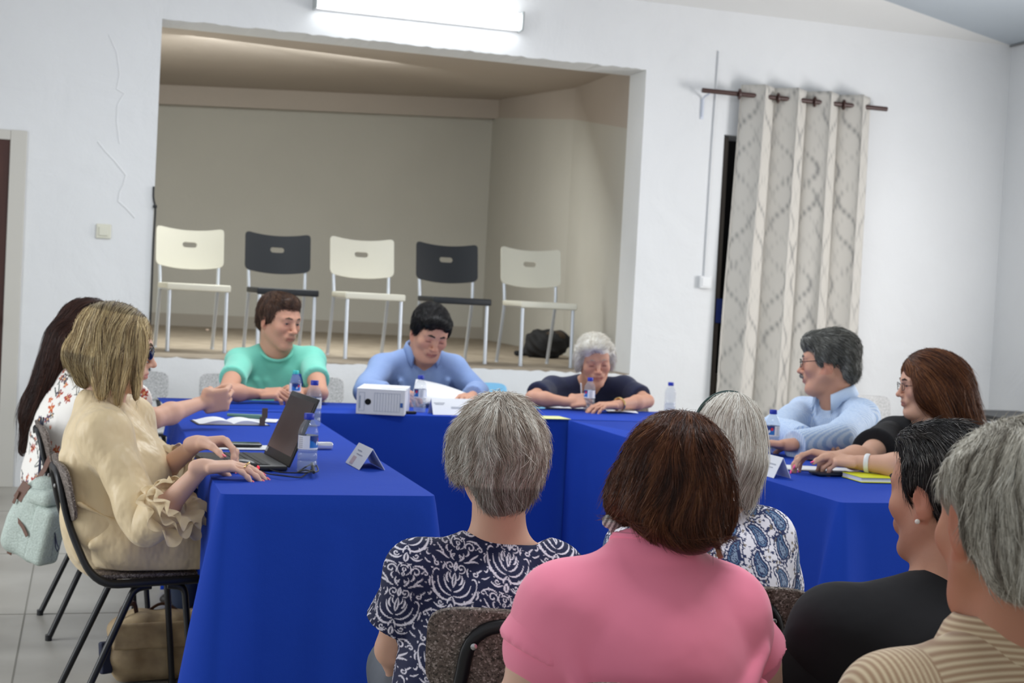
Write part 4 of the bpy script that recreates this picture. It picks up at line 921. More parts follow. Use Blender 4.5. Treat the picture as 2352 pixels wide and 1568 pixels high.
t = MB().tube([tuple(tp-ax*.022), tuple(tp-ax*.012), tuple(tp+ax*.098)], [.0008, .0036, .0036], 10).build('pen', mat('white_pen', (.75, .78, .82), .25), smooth=True); tag(t, 'slim white pen in the hand of the white-haired woman', 'pen')
# ---------------------------------------------------------------- the two women at the left table
M_cuff = mat('ruffle_chiffon', s2l(226, 204, 164), .8, sheen=.3, alpha=.82)
def ruffle(person, wr, el, r0, r1, length, waves, seed, name='sleeve_ruffle'):
    d = unit(wr-el); Mx = frame(d, (0, 0, 1)); V = []; F = []; n = 420; m = 18; rnd = random.Random(seed); ph = rnd.uniform(0, 6)
    for j in range(m+1):
        t = j/m
        for i in range(n):
            a = 2*math.pi*i/n; rr = r0+(r1-r0)*t**.7+t*t*.013*math.sin(a*waves+ph+3*t)+.004*t*math.sin(a*(waves*2+1)+5*t); ax = length*t-.010*t*math.cos(a*waves+ph+1.2)+t*.012*math.sin(a*3+ph)
            q = Mx[:, 0]*math.cos(a)+Mx[:, 2]*math.sin(a); V.append(el*0+wr+d*ax+q*rr+A(0, 0, -.035*t*t))
    for j in range(m):
        for i in range(n): F.append((j*n+i, j*n+(i+1) % n, (j+1)*n+(i+1) % n, (j+1)*n+i))
    return mesh_np(name, V, F, M_cuff, person.body)
def person_blonde():
    H = head_frame(pd(268, 800, 4.12), -3, -8, 0, 1.02)
    N = pd(236, 925, 4.15); shR = pd(236, 995, 4.00); shL = pd(296, 960, 4.28)
    elR = pd(338, 1212, 3.92); wrR = pz(466, 1072, .793); elL = pd(345, 1105, 4.30); wrL = pz(452, 1018, .835)
    p = Person('blonde woman in a beige satin dress with ruffled cuffs, working at the laptop', H, N, A(.045, .0, .545), (shR, shL),
        [(elR, wrR, dict(d=A(.95, -.07, .05), n=A(.05, .05, -1), side=1, per=[(14, 16, 8), (16, 18, 10), (18, 20, 10), (22, 22, 12)], sc=1.0, thumb=(45, 25, 10))),
         (elL, wrL, dict(d=A(.93, -.25, .12), n=A(0, -.3, -1), side=-1, per=[(50, 35, 15), (58, 30, 15), (50, 40, 20), (40, 40, 20)], sc=1.0, thumb=(30, 25, 15)))],
        skin='fair', g=1.0, upper=.043, vox=.0034, neck=.050, bust=.04, belly=.015, depth=.98, lips=(196, 120, 112))
    p.extras(brow=(.12, .08, .05)); nails(p.body, p.tips[0], s2l(240, 120, 132)); nails(p.body, p.tips[1], s2l(240, 120, 132))
    m = mat('beige_satin', s2l(230, 207, 166), .42, spec=.4, bump=(10, .6, .045, (1, 1, .6)), sheen=.2)
    _w1 = wrinkle(.007, 13, 10, .8); _w2 = wrinkle(.004, 34, 22, 2.8); wr = lambda L: _w1(L)+_w2(L)
    p.shirt(m, sleeve=1.40, neck=(.066, 0, 0), neckdrop=.012, cuff=.020, ease=.014, wr=wr, name='blouse', vox=.006,
        fold=[((.150, .03, -.10), (.115, .085, -.36), .012, .006), ((.150, -.05, -.14), (.125, -.02, -.42), .012, .007), ((.10, -.095, -.14), (.115, -.07, -.44), .010, .007)], extra=lambda t: t.cap(p.T.p(.05, .01, -.33), p.T.p(-.05, .01, -.33), .118, .118, .06))
    for w_, e_, sd in ((wrR, elR, 1), (wrL, elL, 2)):
        d = unit(w_-e_); L_ = np.linalg.norm(w_-e_)
        for q, (f, r0, r1, ln) in enumerate(((.36, .055, .082, .060), (.30, .052, .095, .045), (.44, .048, .074, .060))): ruffle(p, e_+d*L_*f, e_, r0, r1, ln, 7+q, sd*7+q)
    sk = Vol(); P = p.P; sk.ell(P+A(.03, 0, .0), (.150, .180, .130), None, .05); sk.ell(P+A(-.01, 0, .13), (.115, .155, .10), None, .05)
    for q in (-1, 1): sk.cap(P+A(.05, q*.08, -.015), P+A(.46, q*.075, -.035), .115, .085, .05); sk.cap(P+A(.46, q*.075, -.04), P+A(.50, q*.07, -.36), .085, .06, .04)
    sk.cap(P+A(.10, 0, -.02), P+A(.45, 0, -.03), .10, .085, .04)
    for a_, b_, r_ in (((-.10, -.165, .10), (.05, -.19, .03), .008), ((-.06, -.172, -.02), (.12, -.168, .045), .009), ((.0, -.168, -.06), (.18, -.15, .03), .008)): sk.cap(P+A(*a_), P+A(*b_), r_, .005, .02)
    sk.cut((0, 0, .448), (0, 0, -1)) if False else None
    V, F = sk.mesh(.007); V = smooth_np(V, F, 2); T = p.T; L = T.loc(V); V = V+normals_np(V, F)*wr(L)[:, None].astype(np.float32)*.8; V[:, 2] = np.where((V[:, 0] < P[0]+.35), np.maximum(V[:, 2], .452), V[:, 2])
    mesh_np('skirt', V, F, m, p.body)
    wb = Vol(); c = (P+A(-.01, 0, .165)); wb.ell(c, (.128, .155, .020), None, .01); V, F = wb.mesh(.006); mesh_np('waistband', V, F, mat('beige_satin_dark', s2l(176, 142, 98), .5), p.body)
    # shins and shoes
    for q in (-1, 1):
        v = Vol(); k_ = P+A(.50, q*.07, -.36); v.cap(k_+A(0, 0, .1), A(k_[0]+.02, k_[1], .09), .045, .032, .02).ell((k_[0]+.08, k_[1], .045), (.12, .04, .04)).cut((0, 0, .004), (0, 0, -1)); V, F = v.mesh(.008); mesh_np('shoe', V, F, mat('tan_leather', s2l(150, 110, 80), .5), p.body)
    h = hv(H, [((0, -.018, .048), (.088, .108, .086)), ((0, -.035, -.020), (.098, .098, .085)), ((-.072, .030, .010), (.024, .055, .075)), ((.072, .030, .010), (.024, .055, .075)),
        ((-.085, .010, -.02), (-.078, .018, -.115), .030, .012), ((.085, .015, -.02), (.082, .035, -.150), .030, .010), ((.062, .055, .01), (.082, .078, -.120), .020, .007), ((-.062, .055, .01), (-.078, .07, -.10), .020, .008), ((.08, -.04, -.05), (.085, -.015, -.125), .035, .018), ((0, -.09, -.03), (0, -.070, -.09), .055, .035), ((0, .128, -.02), (.062, .050, .095), 'cut')], .025)
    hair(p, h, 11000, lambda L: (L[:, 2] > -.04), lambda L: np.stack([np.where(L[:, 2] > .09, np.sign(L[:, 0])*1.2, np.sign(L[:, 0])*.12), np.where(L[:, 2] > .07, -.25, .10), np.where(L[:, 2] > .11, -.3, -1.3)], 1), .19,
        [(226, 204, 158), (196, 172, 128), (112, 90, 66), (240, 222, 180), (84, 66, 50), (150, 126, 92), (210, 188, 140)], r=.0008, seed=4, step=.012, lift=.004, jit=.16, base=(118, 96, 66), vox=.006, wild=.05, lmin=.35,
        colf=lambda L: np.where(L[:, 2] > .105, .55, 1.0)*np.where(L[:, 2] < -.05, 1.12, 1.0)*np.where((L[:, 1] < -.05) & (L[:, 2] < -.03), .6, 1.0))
    for q in (-1, 1):
        v = Vol(); c = H.p(q*.031, .098, .004); M_ = rotM(H.M, 2, q*-18); v.ell(c, (.026, .003, .021), M_, .002); V, F = v.mesh(.002); g = mesh_np('sunglasses_lens', V, F, mat('dark_lens', (.006, .006, .008), .1), p.body)
    fb = MB().tube([tuple(H.p(*q)) for q in ((.057, .090, .012), (.080, .04, .010), (.084, -.005, .002))], .0025, 6).tube([tuple(H.p(*q)) for q in ((-.057, .090, .012), (-.080, .04, .010), (-.084, -.005, .002))], .0025, 6).tube([tuple(H.p(-.01, .106, .01)), tuple(H.p(.01, .106, .01))], .002, 6)
    fb.build('sunglasses_frame', mat('dark_lens'), p.body)
    er = MB().lathe([(.003, .0), (.007, .006), (.003, .012)], tuple(H.p(.086, .0, -.062)), 12); er.build('earring', mat('gold', (.75, .55, .25), .25, 1.0), p.body, True)
    w = p.arms[0][1]; tp = p.tips[0][2]; c = tp[0]-tp[1]*.060+A(0, 0, .004); Mx = frame(tp[1]); MB().tube([tuple(c+Mx[:, 0]*.0100*math.cos(a)+Mx[:, 2]*.0100*math.sin(a)) for a in np.linspace(0, 2*math.pi, 20, endpoint=False)], .0018, 6, closed=True).build('ring', mat('gold'), p.body)
person_blonde()
def floral(L, V):
    rng = np.random.default_rng(3); c = np.tile(np.array(s2l(236, 232, 226)), (len(V), 1)); u = L[:, 0]+.35*L[:, 1]; w = L[:, 2]+.15*L[:, 1]; U = np.stack([L[:, 0], L[:, 1], L[:, 2]], 1)
    pal = [s2l(168, 60, 48), s2l(196, 92, 52), s2l(84, 70, 96), s2l(120, 96, 104), s2l(60, 66, 62)]
    for i in range(800):
        j = rng.integers(0, len(V)); p0 = U[j]; d = U-p0; rr = np.sqrt((d*d).sum(1)); m = rr < .05
        if not m.any(): continue
        a = np.arctan2(d[m, 2], d[m, 0]+d[m, 1]); R0 = rng.uniform(.010, .022); k = pal[rng.integers(0, 5)] if i % 3 else pal[rng.integers(0, 2)]
        pet = R0*(.72+.28*np.cos(a*5+rng.uniform(0, 6))); q = rr[m] < pet; cc = c[m]; 
        if i % 3 == 2: q = (np.abs(d[m, 0]*math.cos(i)+d[m, 2]*math.sin(i)) < .0025) & (rr[m] < .026); k = pal[4]
        cc[q] = k; cc[rr[m] < R0*.28] = s2l(214, 170, 120) if i % 3 != 2 else cc[rr[m] < R0*.28]; c[m] = cc
    return c
def person_long():
    H = head_frame(pd(212, 772, 5.25), -14, -4, 0, 1.05)
    N = pd(185, 872, 5.22); shR = pd(228, 900, 5.10); shL = pd(150, 880, 5.42)
    elR = pz(352, 962, .812); wrR = pd(462, 926, 5.08); elL = pd(235, 1020, 5.45); wrL = A(.30, 5.42, .62)
    p = Person('woman with very long dark brown hair in a white floral blouse, fist raised', H, N, A(-.05, .02, .52), (shR, shL),
        [(elR, wrR, dict(d=A(.93, .1, .16), n=A(-.15, .95, .15), side=1, per=[(62, 85, 45), (66, 88, 45), (70, 88, 45), (74, 88, 45)], spread=6.0, sc=1.16, thumb=(-28, 60, 15))), (elL, wrL, dict(d=A(.9, -.2, 0), n=A(0, 0, -1), side=-1))],
        skin='mid', g=1.0, upper=.047, vox=.0042, neck=.048, bust=.04)
    p.extras(brow=(.05, .03, .02))
    p.shirt(mat('floral_print', rough=.8, col=True, bump=(8, .3, .02)), sleeve=.60, neck=(.066, 0, 0), neckdrop=.012, cuff=.02, ease=.018, wr=wrinkle(.006, 14, 11, 1.5), colf=floral, vox=.0042, name='blouse')
    p.trousers(mat('dark_denim', (.03, .045, .09), .8), fwd=(1, 0, 0), kz=.50)
    h = hv(H, [((0, -.018, .048), (.088, .108, .090)), ((0, -.05, -.02), (.095, .085, .09)), ((-.078, .02, .0), (.024, .05, .08)), ((.078, .02, .0), (.024, .05, .08)),
        ((.04, -.09, -.02), (.03, -.17, -.30), .060, .045), ((-.04, -.09, -.02), (-.04, -.16, -.30), .060, .040), ((0, -.16, -.26), (.0, -.19, -.43), .050, .022), ((0, .128, -.02), (.062, .050, .095), 'cut')], .04)
    hair(p, h, 7000, lambda L: (L[:, 2] > -.22), lambda L: np.stack([np.where(L[:, 2] > .09, np.sign(L[:, 0])*.9, 0), np.where(L[:, 2] > .02, -.9, -.30), np.where(L[:, 2] > .11, -.2, -1.2)], 1), .34,
        [(46, 28, 24), (62, 38, 30), (34, 22, 20), (78, 46, 34)], r=.0009, seed=9, step=.018, lift=.004, jit=.10, base=(38, 24, 21), vox=.007, wild=.05, lmin=.6)
person_long()
# ---------------------------------------------------------------- the man and the woman at the right table
def person_striped():
    H = head_frame(pd(1904, 834, 5.95), 142, -5, -3, 1.12); N = pd(1922, 918, 5.95); shR = pd(1846, 950, 6.12); shL = pd(1978, 955, 5.82)
    elL, wrL = pz(1925, 1008, .822), pz(1812, 1022, .805); elR, wrR = pz(1775, 988, .825), pz(1850, 1012, .81)
    p = Person('grey-haired man with glasses in a striped light blue shirt, arms folded on the table', H, N, A(.10, .04, .50), (shR, shL),
        [(elR, wrR, dict(d=A(.5, -.8, 0), n=A(0, .1, -1), side=1)), (elL, wrL, dict(d=A(-.6, .7, 0), n=A(0, -.1, -1), side=-1))],
        skin='tan', g=1.06, upper=.050, vox=.0036, jaw=1.06, fat=.008, nose=1.15, neck=.064, belly=.05)
    p.extras(brow=(.12, .11, .10))
    def stripes(L, V):
        u = L[:, 0]*1.0+.25*L[:, 1]; s_ = (np.sin(u*2*np.pi/.0095) > .1)[:, None]; w = np.array(s2l(208, 222, 242)); b_ = np.array(s2l(166, 192, 228)); return np.where(s_, b_, w)
    p.shirt(mat('striped_shirt', rough=.8, col=True, bump=(8, .35, .02)), sleeve=1.90, neck=(.076, 0, 0), neckdrop=.012, cuff=.012, wr=wrinkle(.005, 15, 12, .3), vox=.0042, vneck=.07, colf=stripes,
        fold=[((.10, .10, -.08), (.02, .15, -.30), .012, .005), ((-.15, .04, -.12), (-.10, .12, -.34), .013, .005), ((.0, .135, -.16), (0, .17, -.40), .010, .010)])
    collar(p, mat('pale_shirt', s2l(196, 214, 238), .8), .080, .040, 60, c=(0, .004, .024), pt=.04)
    p.trousers(mat('navy_trousers', (.02, .022, .035), .8), fwd=(-1, -.1, 0))
    h = hv(H, [((0, -.020, .050), (.084, .104, .086)), ((0, .055, .080), (.062, .050, .042)), ((0, -.080, -.020), (.066, .040, .060)), ((-.074, .002, .015), (.015, .032, .044)), ((.074, .002, .015), (.015, .032, .044)), ((0, .124, -.006), (.086, .052, .068), 'cut')])
    h.ell(H.p(.086, .004, -.024), (.014, .034, .030), H.M, .006, True).ell(H.p(-.086, .004, -.024), (.014, .034, .030), H.M, .006, True)
    hair(p, h, 7000, lambda L: (L[:, 2] > .0) | (L[:, 1] < -.02), lambda L: np.stack([0*L[:, 0]+.1, np.where(L[:, 2] > .06, -1.0, -.7), np.where(L[:, 2] > .10, .0, -.8)], 1), .045, [(100, 100, 95), (128, 128, 122), (76, 76, 72), (156, 156, 150), (90, 88, 82)], r=.0008, seed=12, step=.008, lift=.004, base=(84, 84, 80), vox=.005, wild=.1)
    gl = MB()
    for q in (-1, 1): gl.tube([tuple(H.p(q*.033+.021*math.cos(a), .104-.006*abs(math.cos(a)), .002+.016*math.sin(a))) for a in np.linspace(0, 2*math.pi, 24, endpoint=False)], .0018, 6, closed=True); gl.tube([tuple(H.p(q*.054, .100, .006)), tuple(H.p(q*.080, .04, .008)), tuple(H.p(q*.083, -.005, .004))], .0018, 6)
    gl.tube([tuple(H.p(-.012, .108, .006)), tuple(H.p(.012, .108, .006))], .0018, 6); gl.build('glasses_frame', mat('dark_metal', (.05, .04, .04), .3, .8), p.body, True)
    v = Vol(); v.cap(H.p(-.024, .094, -.052), H.p(0, .104, -.046), .005, .007).cap(H.p(.024, .094, -.052), H.p(0, .104, -.046), .005, .007); V, F = v.mesh(.0025); mesh_np('moustache', V, F, mat('grey_bristle', (.14, .13, .12), .8), p.body)
person_striped()
def person_brown():
    H = head_frame(pd(2130, 885, 5.15), 162, -6, 0, .98); N = pd(2140, 972, 5.15); shR = pd(2048, 1000, 5.28); shL = pd(2205, 1028, 5.02)
    elR, wrR = pz(1990, 1050, .812), pz(1915, 1052, .815); elL, wrL = pz(2105, 1072, .815), pz(1972, 1062, .81)
    p = Person('brown-haired woman with glasses and pink nails in a black top, hands on the table', H, N, A(.06, .0, .50), (shR, shL),
        [(elR, wrR, dict(d=A(-.85, .25, .12), n=A(.15, -.35, -.9), side=1, per=[(30, 30, 20), (34, 34, 20), (38, 34, 20), (42, 34, 20)], sc=1.0)), (elL, wrL, dict(d=A(-.85, .35, .04), n=A(.1, .25, -1), side=-1, per=[(35, 40, 25), (38, 40, 25), (42, 40, 25), (46, 40, 25)], sc=1.0))],
        skin='mid', g=1.06, upper=.050, vox=.0034, fat=.006, neck=.054, bust=.07, belly=.05)
    p.extras(brow=(.06, .03, .02)); nails(p.body, p.tips[0], s2l(255, 90, 150)); nails(p.body, p.tips[1], s2l(255, 90, 150))
    p.shirt(mat('black_jersey', (.008, .008, .010), .9, bump=(9, .3, .02)), sleeve=.72, neck=(.080, 0, 0), neckdrop=.03, cuff=.016, wr=wrinkle(.005, 15, 12, 1.9), vneck=.13, vox=.006)
    p.trousers(mat('black_trousers', (.012, .012, .014), .85), fwd=(-1, 0, 0))
    h = hv(H, [((0, -.018, .052), (.090, .110, .088)), ((0, -.045, -.02), (.100, .095, .09)), ((-.082, .030, .0), (.022, .042, .070)), ((.082, .030, .0), (.022, .042, .070)),
        ((.07, -.01, -.03), (.075, -.045, -.130), .045, .028), ((-.07, -.01, -.03), (-.075, -.045, -.130), .045, .028), ((0, -.09, .02), (0, -.155, -.135), .080, .045), ((.04, -.09, -.04), (.05, -.150, -.145), .060, .030), ((-.04, -.09, -.04), (-.05, -.150, -.145), .060, .030), ((0, .130, -.005), (.062, .056, .104), 'cut')], .04)
    hair(p, h, 9500, lambda L: (L[:, 2] > -.06), lambda L: np.stack([np.where(L[:, 2] > .09, np.sign(L[:, 0])*.8, np.sign(L[:, 0])*.1), np.where(L[:, 2] > .03, -.8, -.45), np.where(L[:, 2] > .11, -.2, -1.0)], 1), .22,
        [(96, 58, 38), (70, 42, 30), (122, 76, 48), (58, 36, 28), (140, 92, 58)], r=.0009, seed=14, step=.014, lift=.005, jit=.16, base=(66, 40, 30), vox=.006, wild=.08, lmin=.55)
    gl = MB()
    for q in (-1, 1): gl.tube([tuple(H.p(q*.032+.020*math.cos(a), .104-.006*abs(math.cos(a)), .002+.014*math.sin(a))) for a in np.linspace(0, 2*math.pi, 24, endpoint=False)], .0013, 6, closed=True); gl.tube([tuple(H.p(q*.052, .100, .006)), tuple(H.p(q*.080, .04, .008))], .0013, 6)
    gl.tube([tuple(H.p(-.012, .108, .004)), tuple(H.p(.012, .108, .004))], .0013, 6); gl.build('glasses_frame', mat('dark_metal', (.05, .04, .04), .3, .8), p.body, True)
    for (w_, e_), nm, m, rr, off, wd in (((wrL, elL), 'wristband', mat('white_band', (.8, .8, .8), .5), .030, .030, .008),):
        d = unit(e_-w_); Mx = frame(d); MB().tube([tuple(w_+d*off+Mx[:, 0]*rr*math.cos(a)+Mx[:, 2]*rr*math.sin(a)) for a in np.linspace(0, 2*math.pi, 24, endpoint=False)], wd, 8, closed=True, flat=.35).build(nm, m, p.body, True)
    tp = p.tips[1][2]; c = wrL+unit(tp[0]-wrL)*.092+A(0, 0, .006); Mx = frame(unit(tp[0]-wrL)); MB().tube([tuple(c+Mx[:, 0]*.0100*math.cos(a)+Mx[:, 2]*.0100*math.sin(a)) for a in np.linspace(0, 2*math.pi, 20, endpoint=False)], .002, 6, closed=True).build('ring', mat('silver', (.8, .8, .82), .2, 1.0), p.body)
person_brown()
# ---------------------------------------------------------------- the audience, seen from behind
def seg_d(P, pts, ws):
    """signed distance (negative inside) of points to a polyline with varying half-width"""
    best = np.full(len(P), 9.0)
    for (a, b, wa, wb) in zip(pts[:-1], pts[1:], ws[:-1], ws[1:]):
        a = np.array(a); b = np.array(b); ab = b-a; t = np.clip(((P-a) @ ab)/(ab@ab+1e-12), 0, 1); best = np.minimum(best, np.linalg.norm(P-a-t[:, None]*ab, axis=1)-(wa+(wb-wa)*t))
    return best
def spiral(cx, cy, r0, r1, a0, a1, w0, w1, n=16):
    return [(cx+(r0+(r1-r0)*i/n)*math.cos(R(a0+(a1-a0)*i/n)), cy+(r0+(r1-r0)*i/n)*math.sin(R(a0+(a1-a0)*i/n))) for i in range(n+1)], [w0+(w1-w0)*i/n for i in range(n+1)]
def bez(p0, p1, p2, p3, w, n=12):
    out = []; ws = []
    for i in range(n+1):
        t = i/n; out.append(tuple(np.array(p0)*(1-t)**3+3*np.array(p1)*t*(1-t)**2+3*np.array(p2)*t*t*(1-t)+np.array(p3)*t**3)); ws.append(w*(math.sin(math.pi*min(1, t*.92+.04))**.7))
    return out, ws
DAM = [spiral(.0135, .020, .012, .002, -100, 330, .0016, .0026), bez((.001, -.060), (.022, -.075), (.055, -.050), (.054, -.008), .0044), bez((.054, -.008), (.053, .004), (.044, .008), (.040, .001), .0030),
    bez((.003, -.050), (.018, -.052), (.038, -.040), (.040, -.012), .0030), bez((.002, -.040), (.010, -.038), (.024, -.028), (.025, -.004), .0030), bez((.0, -.030), (.004, -.02), (.006, -.010), (.0, .006), .0030),
    bez((.0, .010), (.004, .016), (.004, .024), (.0, .032), .0035), bez((.006, .036), (.014, .040), (.020, .050), (.014, .058), .0030), bez((.018, .036), (.030, .038), (.040, .050), (.052, .046), .0036), bez((.030, .040), (.034, .052), (.046, .058), (.050, .066), .0030),
    spiral(.030, .076, .013, .003, 200, -170, .0022, .0028), spiral(.0, .080, .016, .016, -60, 240, .0015, .0015), spiral(.0, .080, .010, .003, 30, 400, .0022, .0022), bez((.0, .062), (.004, .066), (.004, .068), (.0, .072), .0026),
    bez((.010, -.078), (.020, -.088), (.032, -.086), (.040, -.078), .0034), bez((.044, -.070), (.050, -.078), (.058, -.082), (.0625, -.080), .0026), bez((.0, -.092), (.006, -.086), (.006, -.078), (.0, -.070), .0036), bez((.020, .088), (.034, .098), (.048, .090), (.056, .084), .0032), bez((.050, .020), (.056, .026), (.060, .034), (.0625, .032), .0026)]
DOT = [(.046, -.030, .0018), (.050, -.048, .0016), (.030, -.055, .0020), (.058, .004, .0022), (.030, .014, .0018), (.036, .022, .0015), (.006, .050, .0018), (.058, .058, .0018), (.044, .076, .0016), (.014, .094, .0018), (.033, -.066, .0016), (.022, -.062, .0014), (.061, -.02, .002)]
DAM = [(p, [q*.66 for q in w]) for p, w in DAM]+[(p, [q*.8 for q in w]) for p, w in (bez((.012, -.020), (.018, -.018), (.022, -.006), (.016, .004), .0030), spiral(.047, .018, .008, .002, 60, -260, .0016, .0022), spiral(.024, -.074, .007, .002, 200, 520, .0014, .0020), bez((.034, -.052), (.040, -.056), (.048, -.052), (.046, -.040), .0028),
    bez((.058, -.060), (.052, -.064), (.048, -.060), (.050, -.052), .0024), spiral(.054, .078, .007, .002, 180, -140, .0016, .0020), bez((.020, .052), (.028, .056), (.030, .064), (.024, .068), .0026), bez((.006, .088), (.012, .092), (.014, .100), (.008, .104), .0026), bez((.040, .088), (.046, .094), (.044, .102), (.036, .102), .0026),
    bez((.056, -.040), (.060, -.034), (.061, -.026), (.056, -.020), .0026), bez((.004, -.012), (.012, -.008), (.014, .0), (.010, .006), .0020), bez((.032, .006), (.028, .012), (.026, .020), (.030, .026), .0022), bez((.0, -.052), (.006, -.060), (.010, -.066), (.008, -.072), .0026), spiral(.009, .046, .005, .001, -90, 250, .0012, .0018))]
def damask(L, V):
    ang = np.arctan2(L[:, 0], np.maximum(.02, -L[:, 1]+.05)); u = L[:, 0]+np.sign(L[:, 0])*np.maximum(0, L[:, 1]+.02)*.7; v = L[:, 2]+.02*np.sin(u*9)
    W_, H_ = .092, .138; c = np.floor(u/W_+.5); uu = u-c*W_; vv = v+np.where(np.abs(c) % 2 == 1, H_/2, 0); vv = vv-np.floor(vv/H_+.5)*H_; P = np.stack([np.abs(uu)*.125/W_, vv*.19/H_], 1); d = np.full(len(P), 9.0)
    for pts, ws in DAM: d = np.minimum(d, seg_d(P, pts, ws))
    for x, y, r in DOT: d = np.minimum(d, np.hypot(P[:, 0]-x, P[:, 1]-y)-r)
    m = np.clip(.5-d/.0010, 0, 1)[:, None]; return np.array(s2l(14, 22, 64))*(1-m)+np.array(s2l(232, 226, 238))*m
def paisley(L, V):
    u = L[:, 0]+np.sign(L[:, 0])*np.maximum(0, L[:, 1]+.02)*.7; v = L[:, 2]*1.25; u = u*1.25; bg = np.array(s2l(232, 229, 238)); c = np.tile(bg, (len(V), 1)); navy = np.array(s2l(36, 48, 92)); mid = np.array(s2l(92, 128, 164)); rng = np.random.default_rng(5)
    drop = bez((0, -.014), (.0, .006), (.004, .024), (.020, .030), 1.0)[0]; ws = [.0165*(1-i/12)**.75+.0015 for i in range(13)]
    W_, H_ = .082, .078
    for ci in range(-6, 7):
        for ri in range(-11, 4):
            cx, cy = ci*W_+rng.uniform(-.01, .01), ri*H_+(ci % 2)*H_/2+rng.uniform(-.01, .01); a = rng.uniform(-.6, .6); fl = 1 if (ci+ri) % 2 else -1; P = np.stack([u-cx, v-cy], 1); near = np.hypot(P[:, 0], P[:, 1]) < .065
            if not near.any(): continue
            Q = P[near]; Q = np.stack([(Q[:, 0]*math.cos(a)+Q[:, 1]*math.sin(a))*fl, -Q[:, 0]*math.sin(a)+Q[:, 1]*math.cos(a)], 1); d = seg_d(Q, drop, ws); cc = c[near]
            th = np.arctan2(Q[:, 1], Q[:, 0]); cc[np.abs(d-.0095-.0016*np.sin(th*14)) < .0022] = navy
            cc[d < .003] = navy; cc[(d < -.002) & (d > -.005)] = mid; cc[d < -.0085] = mid*.8+.2*bg; cc[(d < -.009) & (np.sin(Q[:, 0]*900)*np.sin(Q[:, 1]*900) > .3)] = navy
            for k in range(17):
                r_ = rng.uniform(.030, .054); t_ = rng.uniform(0, 6.28); fx, fy = r_*math.cos(t_), r_*math.sin(t_); dd = np.hypot(Q[:, 0]-fx, Q[:, 1]-fy); pe = .0055*(.7+.3*np.cos(5*np.arctan2(Q[:, 1]-fy, Q[:, 0]-fx))); cc[dd < pe] = navy if k % 3 else s2l(120, 108, 96)
            c[near] = cc
    return c
AF = 73.0
def person_damask():
    H = head_frame(pd(1142, 1045, 2.66), AF+10, -4, 0, .94); N = pd(1152, 1266, 2.66)
    p = Person('woman with short grey hair in a navy and white damask-patterned blouse, seen from behind', H, N, A(-.05, -.03, .52), (pd(1266, 1322, 2.66), pd(962, 1316, 2.62)),
        [(pd(1345, 1500, 2.70), pd(1290, 1640, 2.95), dict(d=A(-.3, .9, -.1), n=A(0, 0, -1), side=1)), (pd(900, 1490, 2.66), pd(985, 1640, 2.92), dict(d=A(.3, .9, -.1), n=A(0, 0, -1), side=-1))],
        skin='mid', g=.98, upper=.042, vox=.0042, neck=.049, face=True, hump=.01, neck_top=(0, -.026, -.05))
    p.extras(brow=(.3, .28, .26))
    p.shirt(mat('damask_print', rough=.75, col=True, bump=(9, .25, .02)), sleeve=.66, neck=(.086, 0, 0), neckdrop=.008, neckc=(0, -.004, .052), cuff=.018, ease=.011, wr=wrinkle(.005, 15, 11, 1.2), colf=damask, vox=.0021, name='blouse')
    p.trousers(mat('grey_trousers', (.10, .11, .13), .85))
    h = hv(H, [((0, -.020, .040), (.092, .106, .096)), ((0, -.055, .000), (.090, .080, .085)), ((0, -.068, -.080), (.044, .038, .050)), ((-.082, .005, .000), (.024, .045, .058)), ((.080, .005, -.005), (.026, .045, .068)), ((.045, -.045, -.060), (.026, .036, .046)), ((0, .128, -.02), (.066, .050, .085), 'cut')], .03, .94)
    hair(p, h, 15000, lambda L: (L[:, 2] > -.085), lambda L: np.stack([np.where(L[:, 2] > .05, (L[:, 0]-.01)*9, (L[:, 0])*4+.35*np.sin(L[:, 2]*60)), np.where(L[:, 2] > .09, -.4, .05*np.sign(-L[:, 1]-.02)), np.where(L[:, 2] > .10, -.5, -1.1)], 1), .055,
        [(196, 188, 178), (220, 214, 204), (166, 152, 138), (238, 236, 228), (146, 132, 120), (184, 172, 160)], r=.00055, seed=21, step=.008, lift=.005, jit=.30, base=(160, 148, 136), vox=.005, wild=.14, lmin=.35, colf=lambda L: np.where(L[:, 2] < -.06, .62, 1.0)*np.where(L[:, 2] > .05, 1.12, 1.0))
    er = MB().tube([tuple(H.p(-.083, -.004+.006*math.cos(a), -.046+.008*math.sin(a))) for a in np.linspace(0, 2*math.pi, 16, endpoint=False)], .0018, 6, closed=True); er.build('earring', mat('gold', (.75, .55, .25), .25, 1.0), p.body, True)
person_damask()
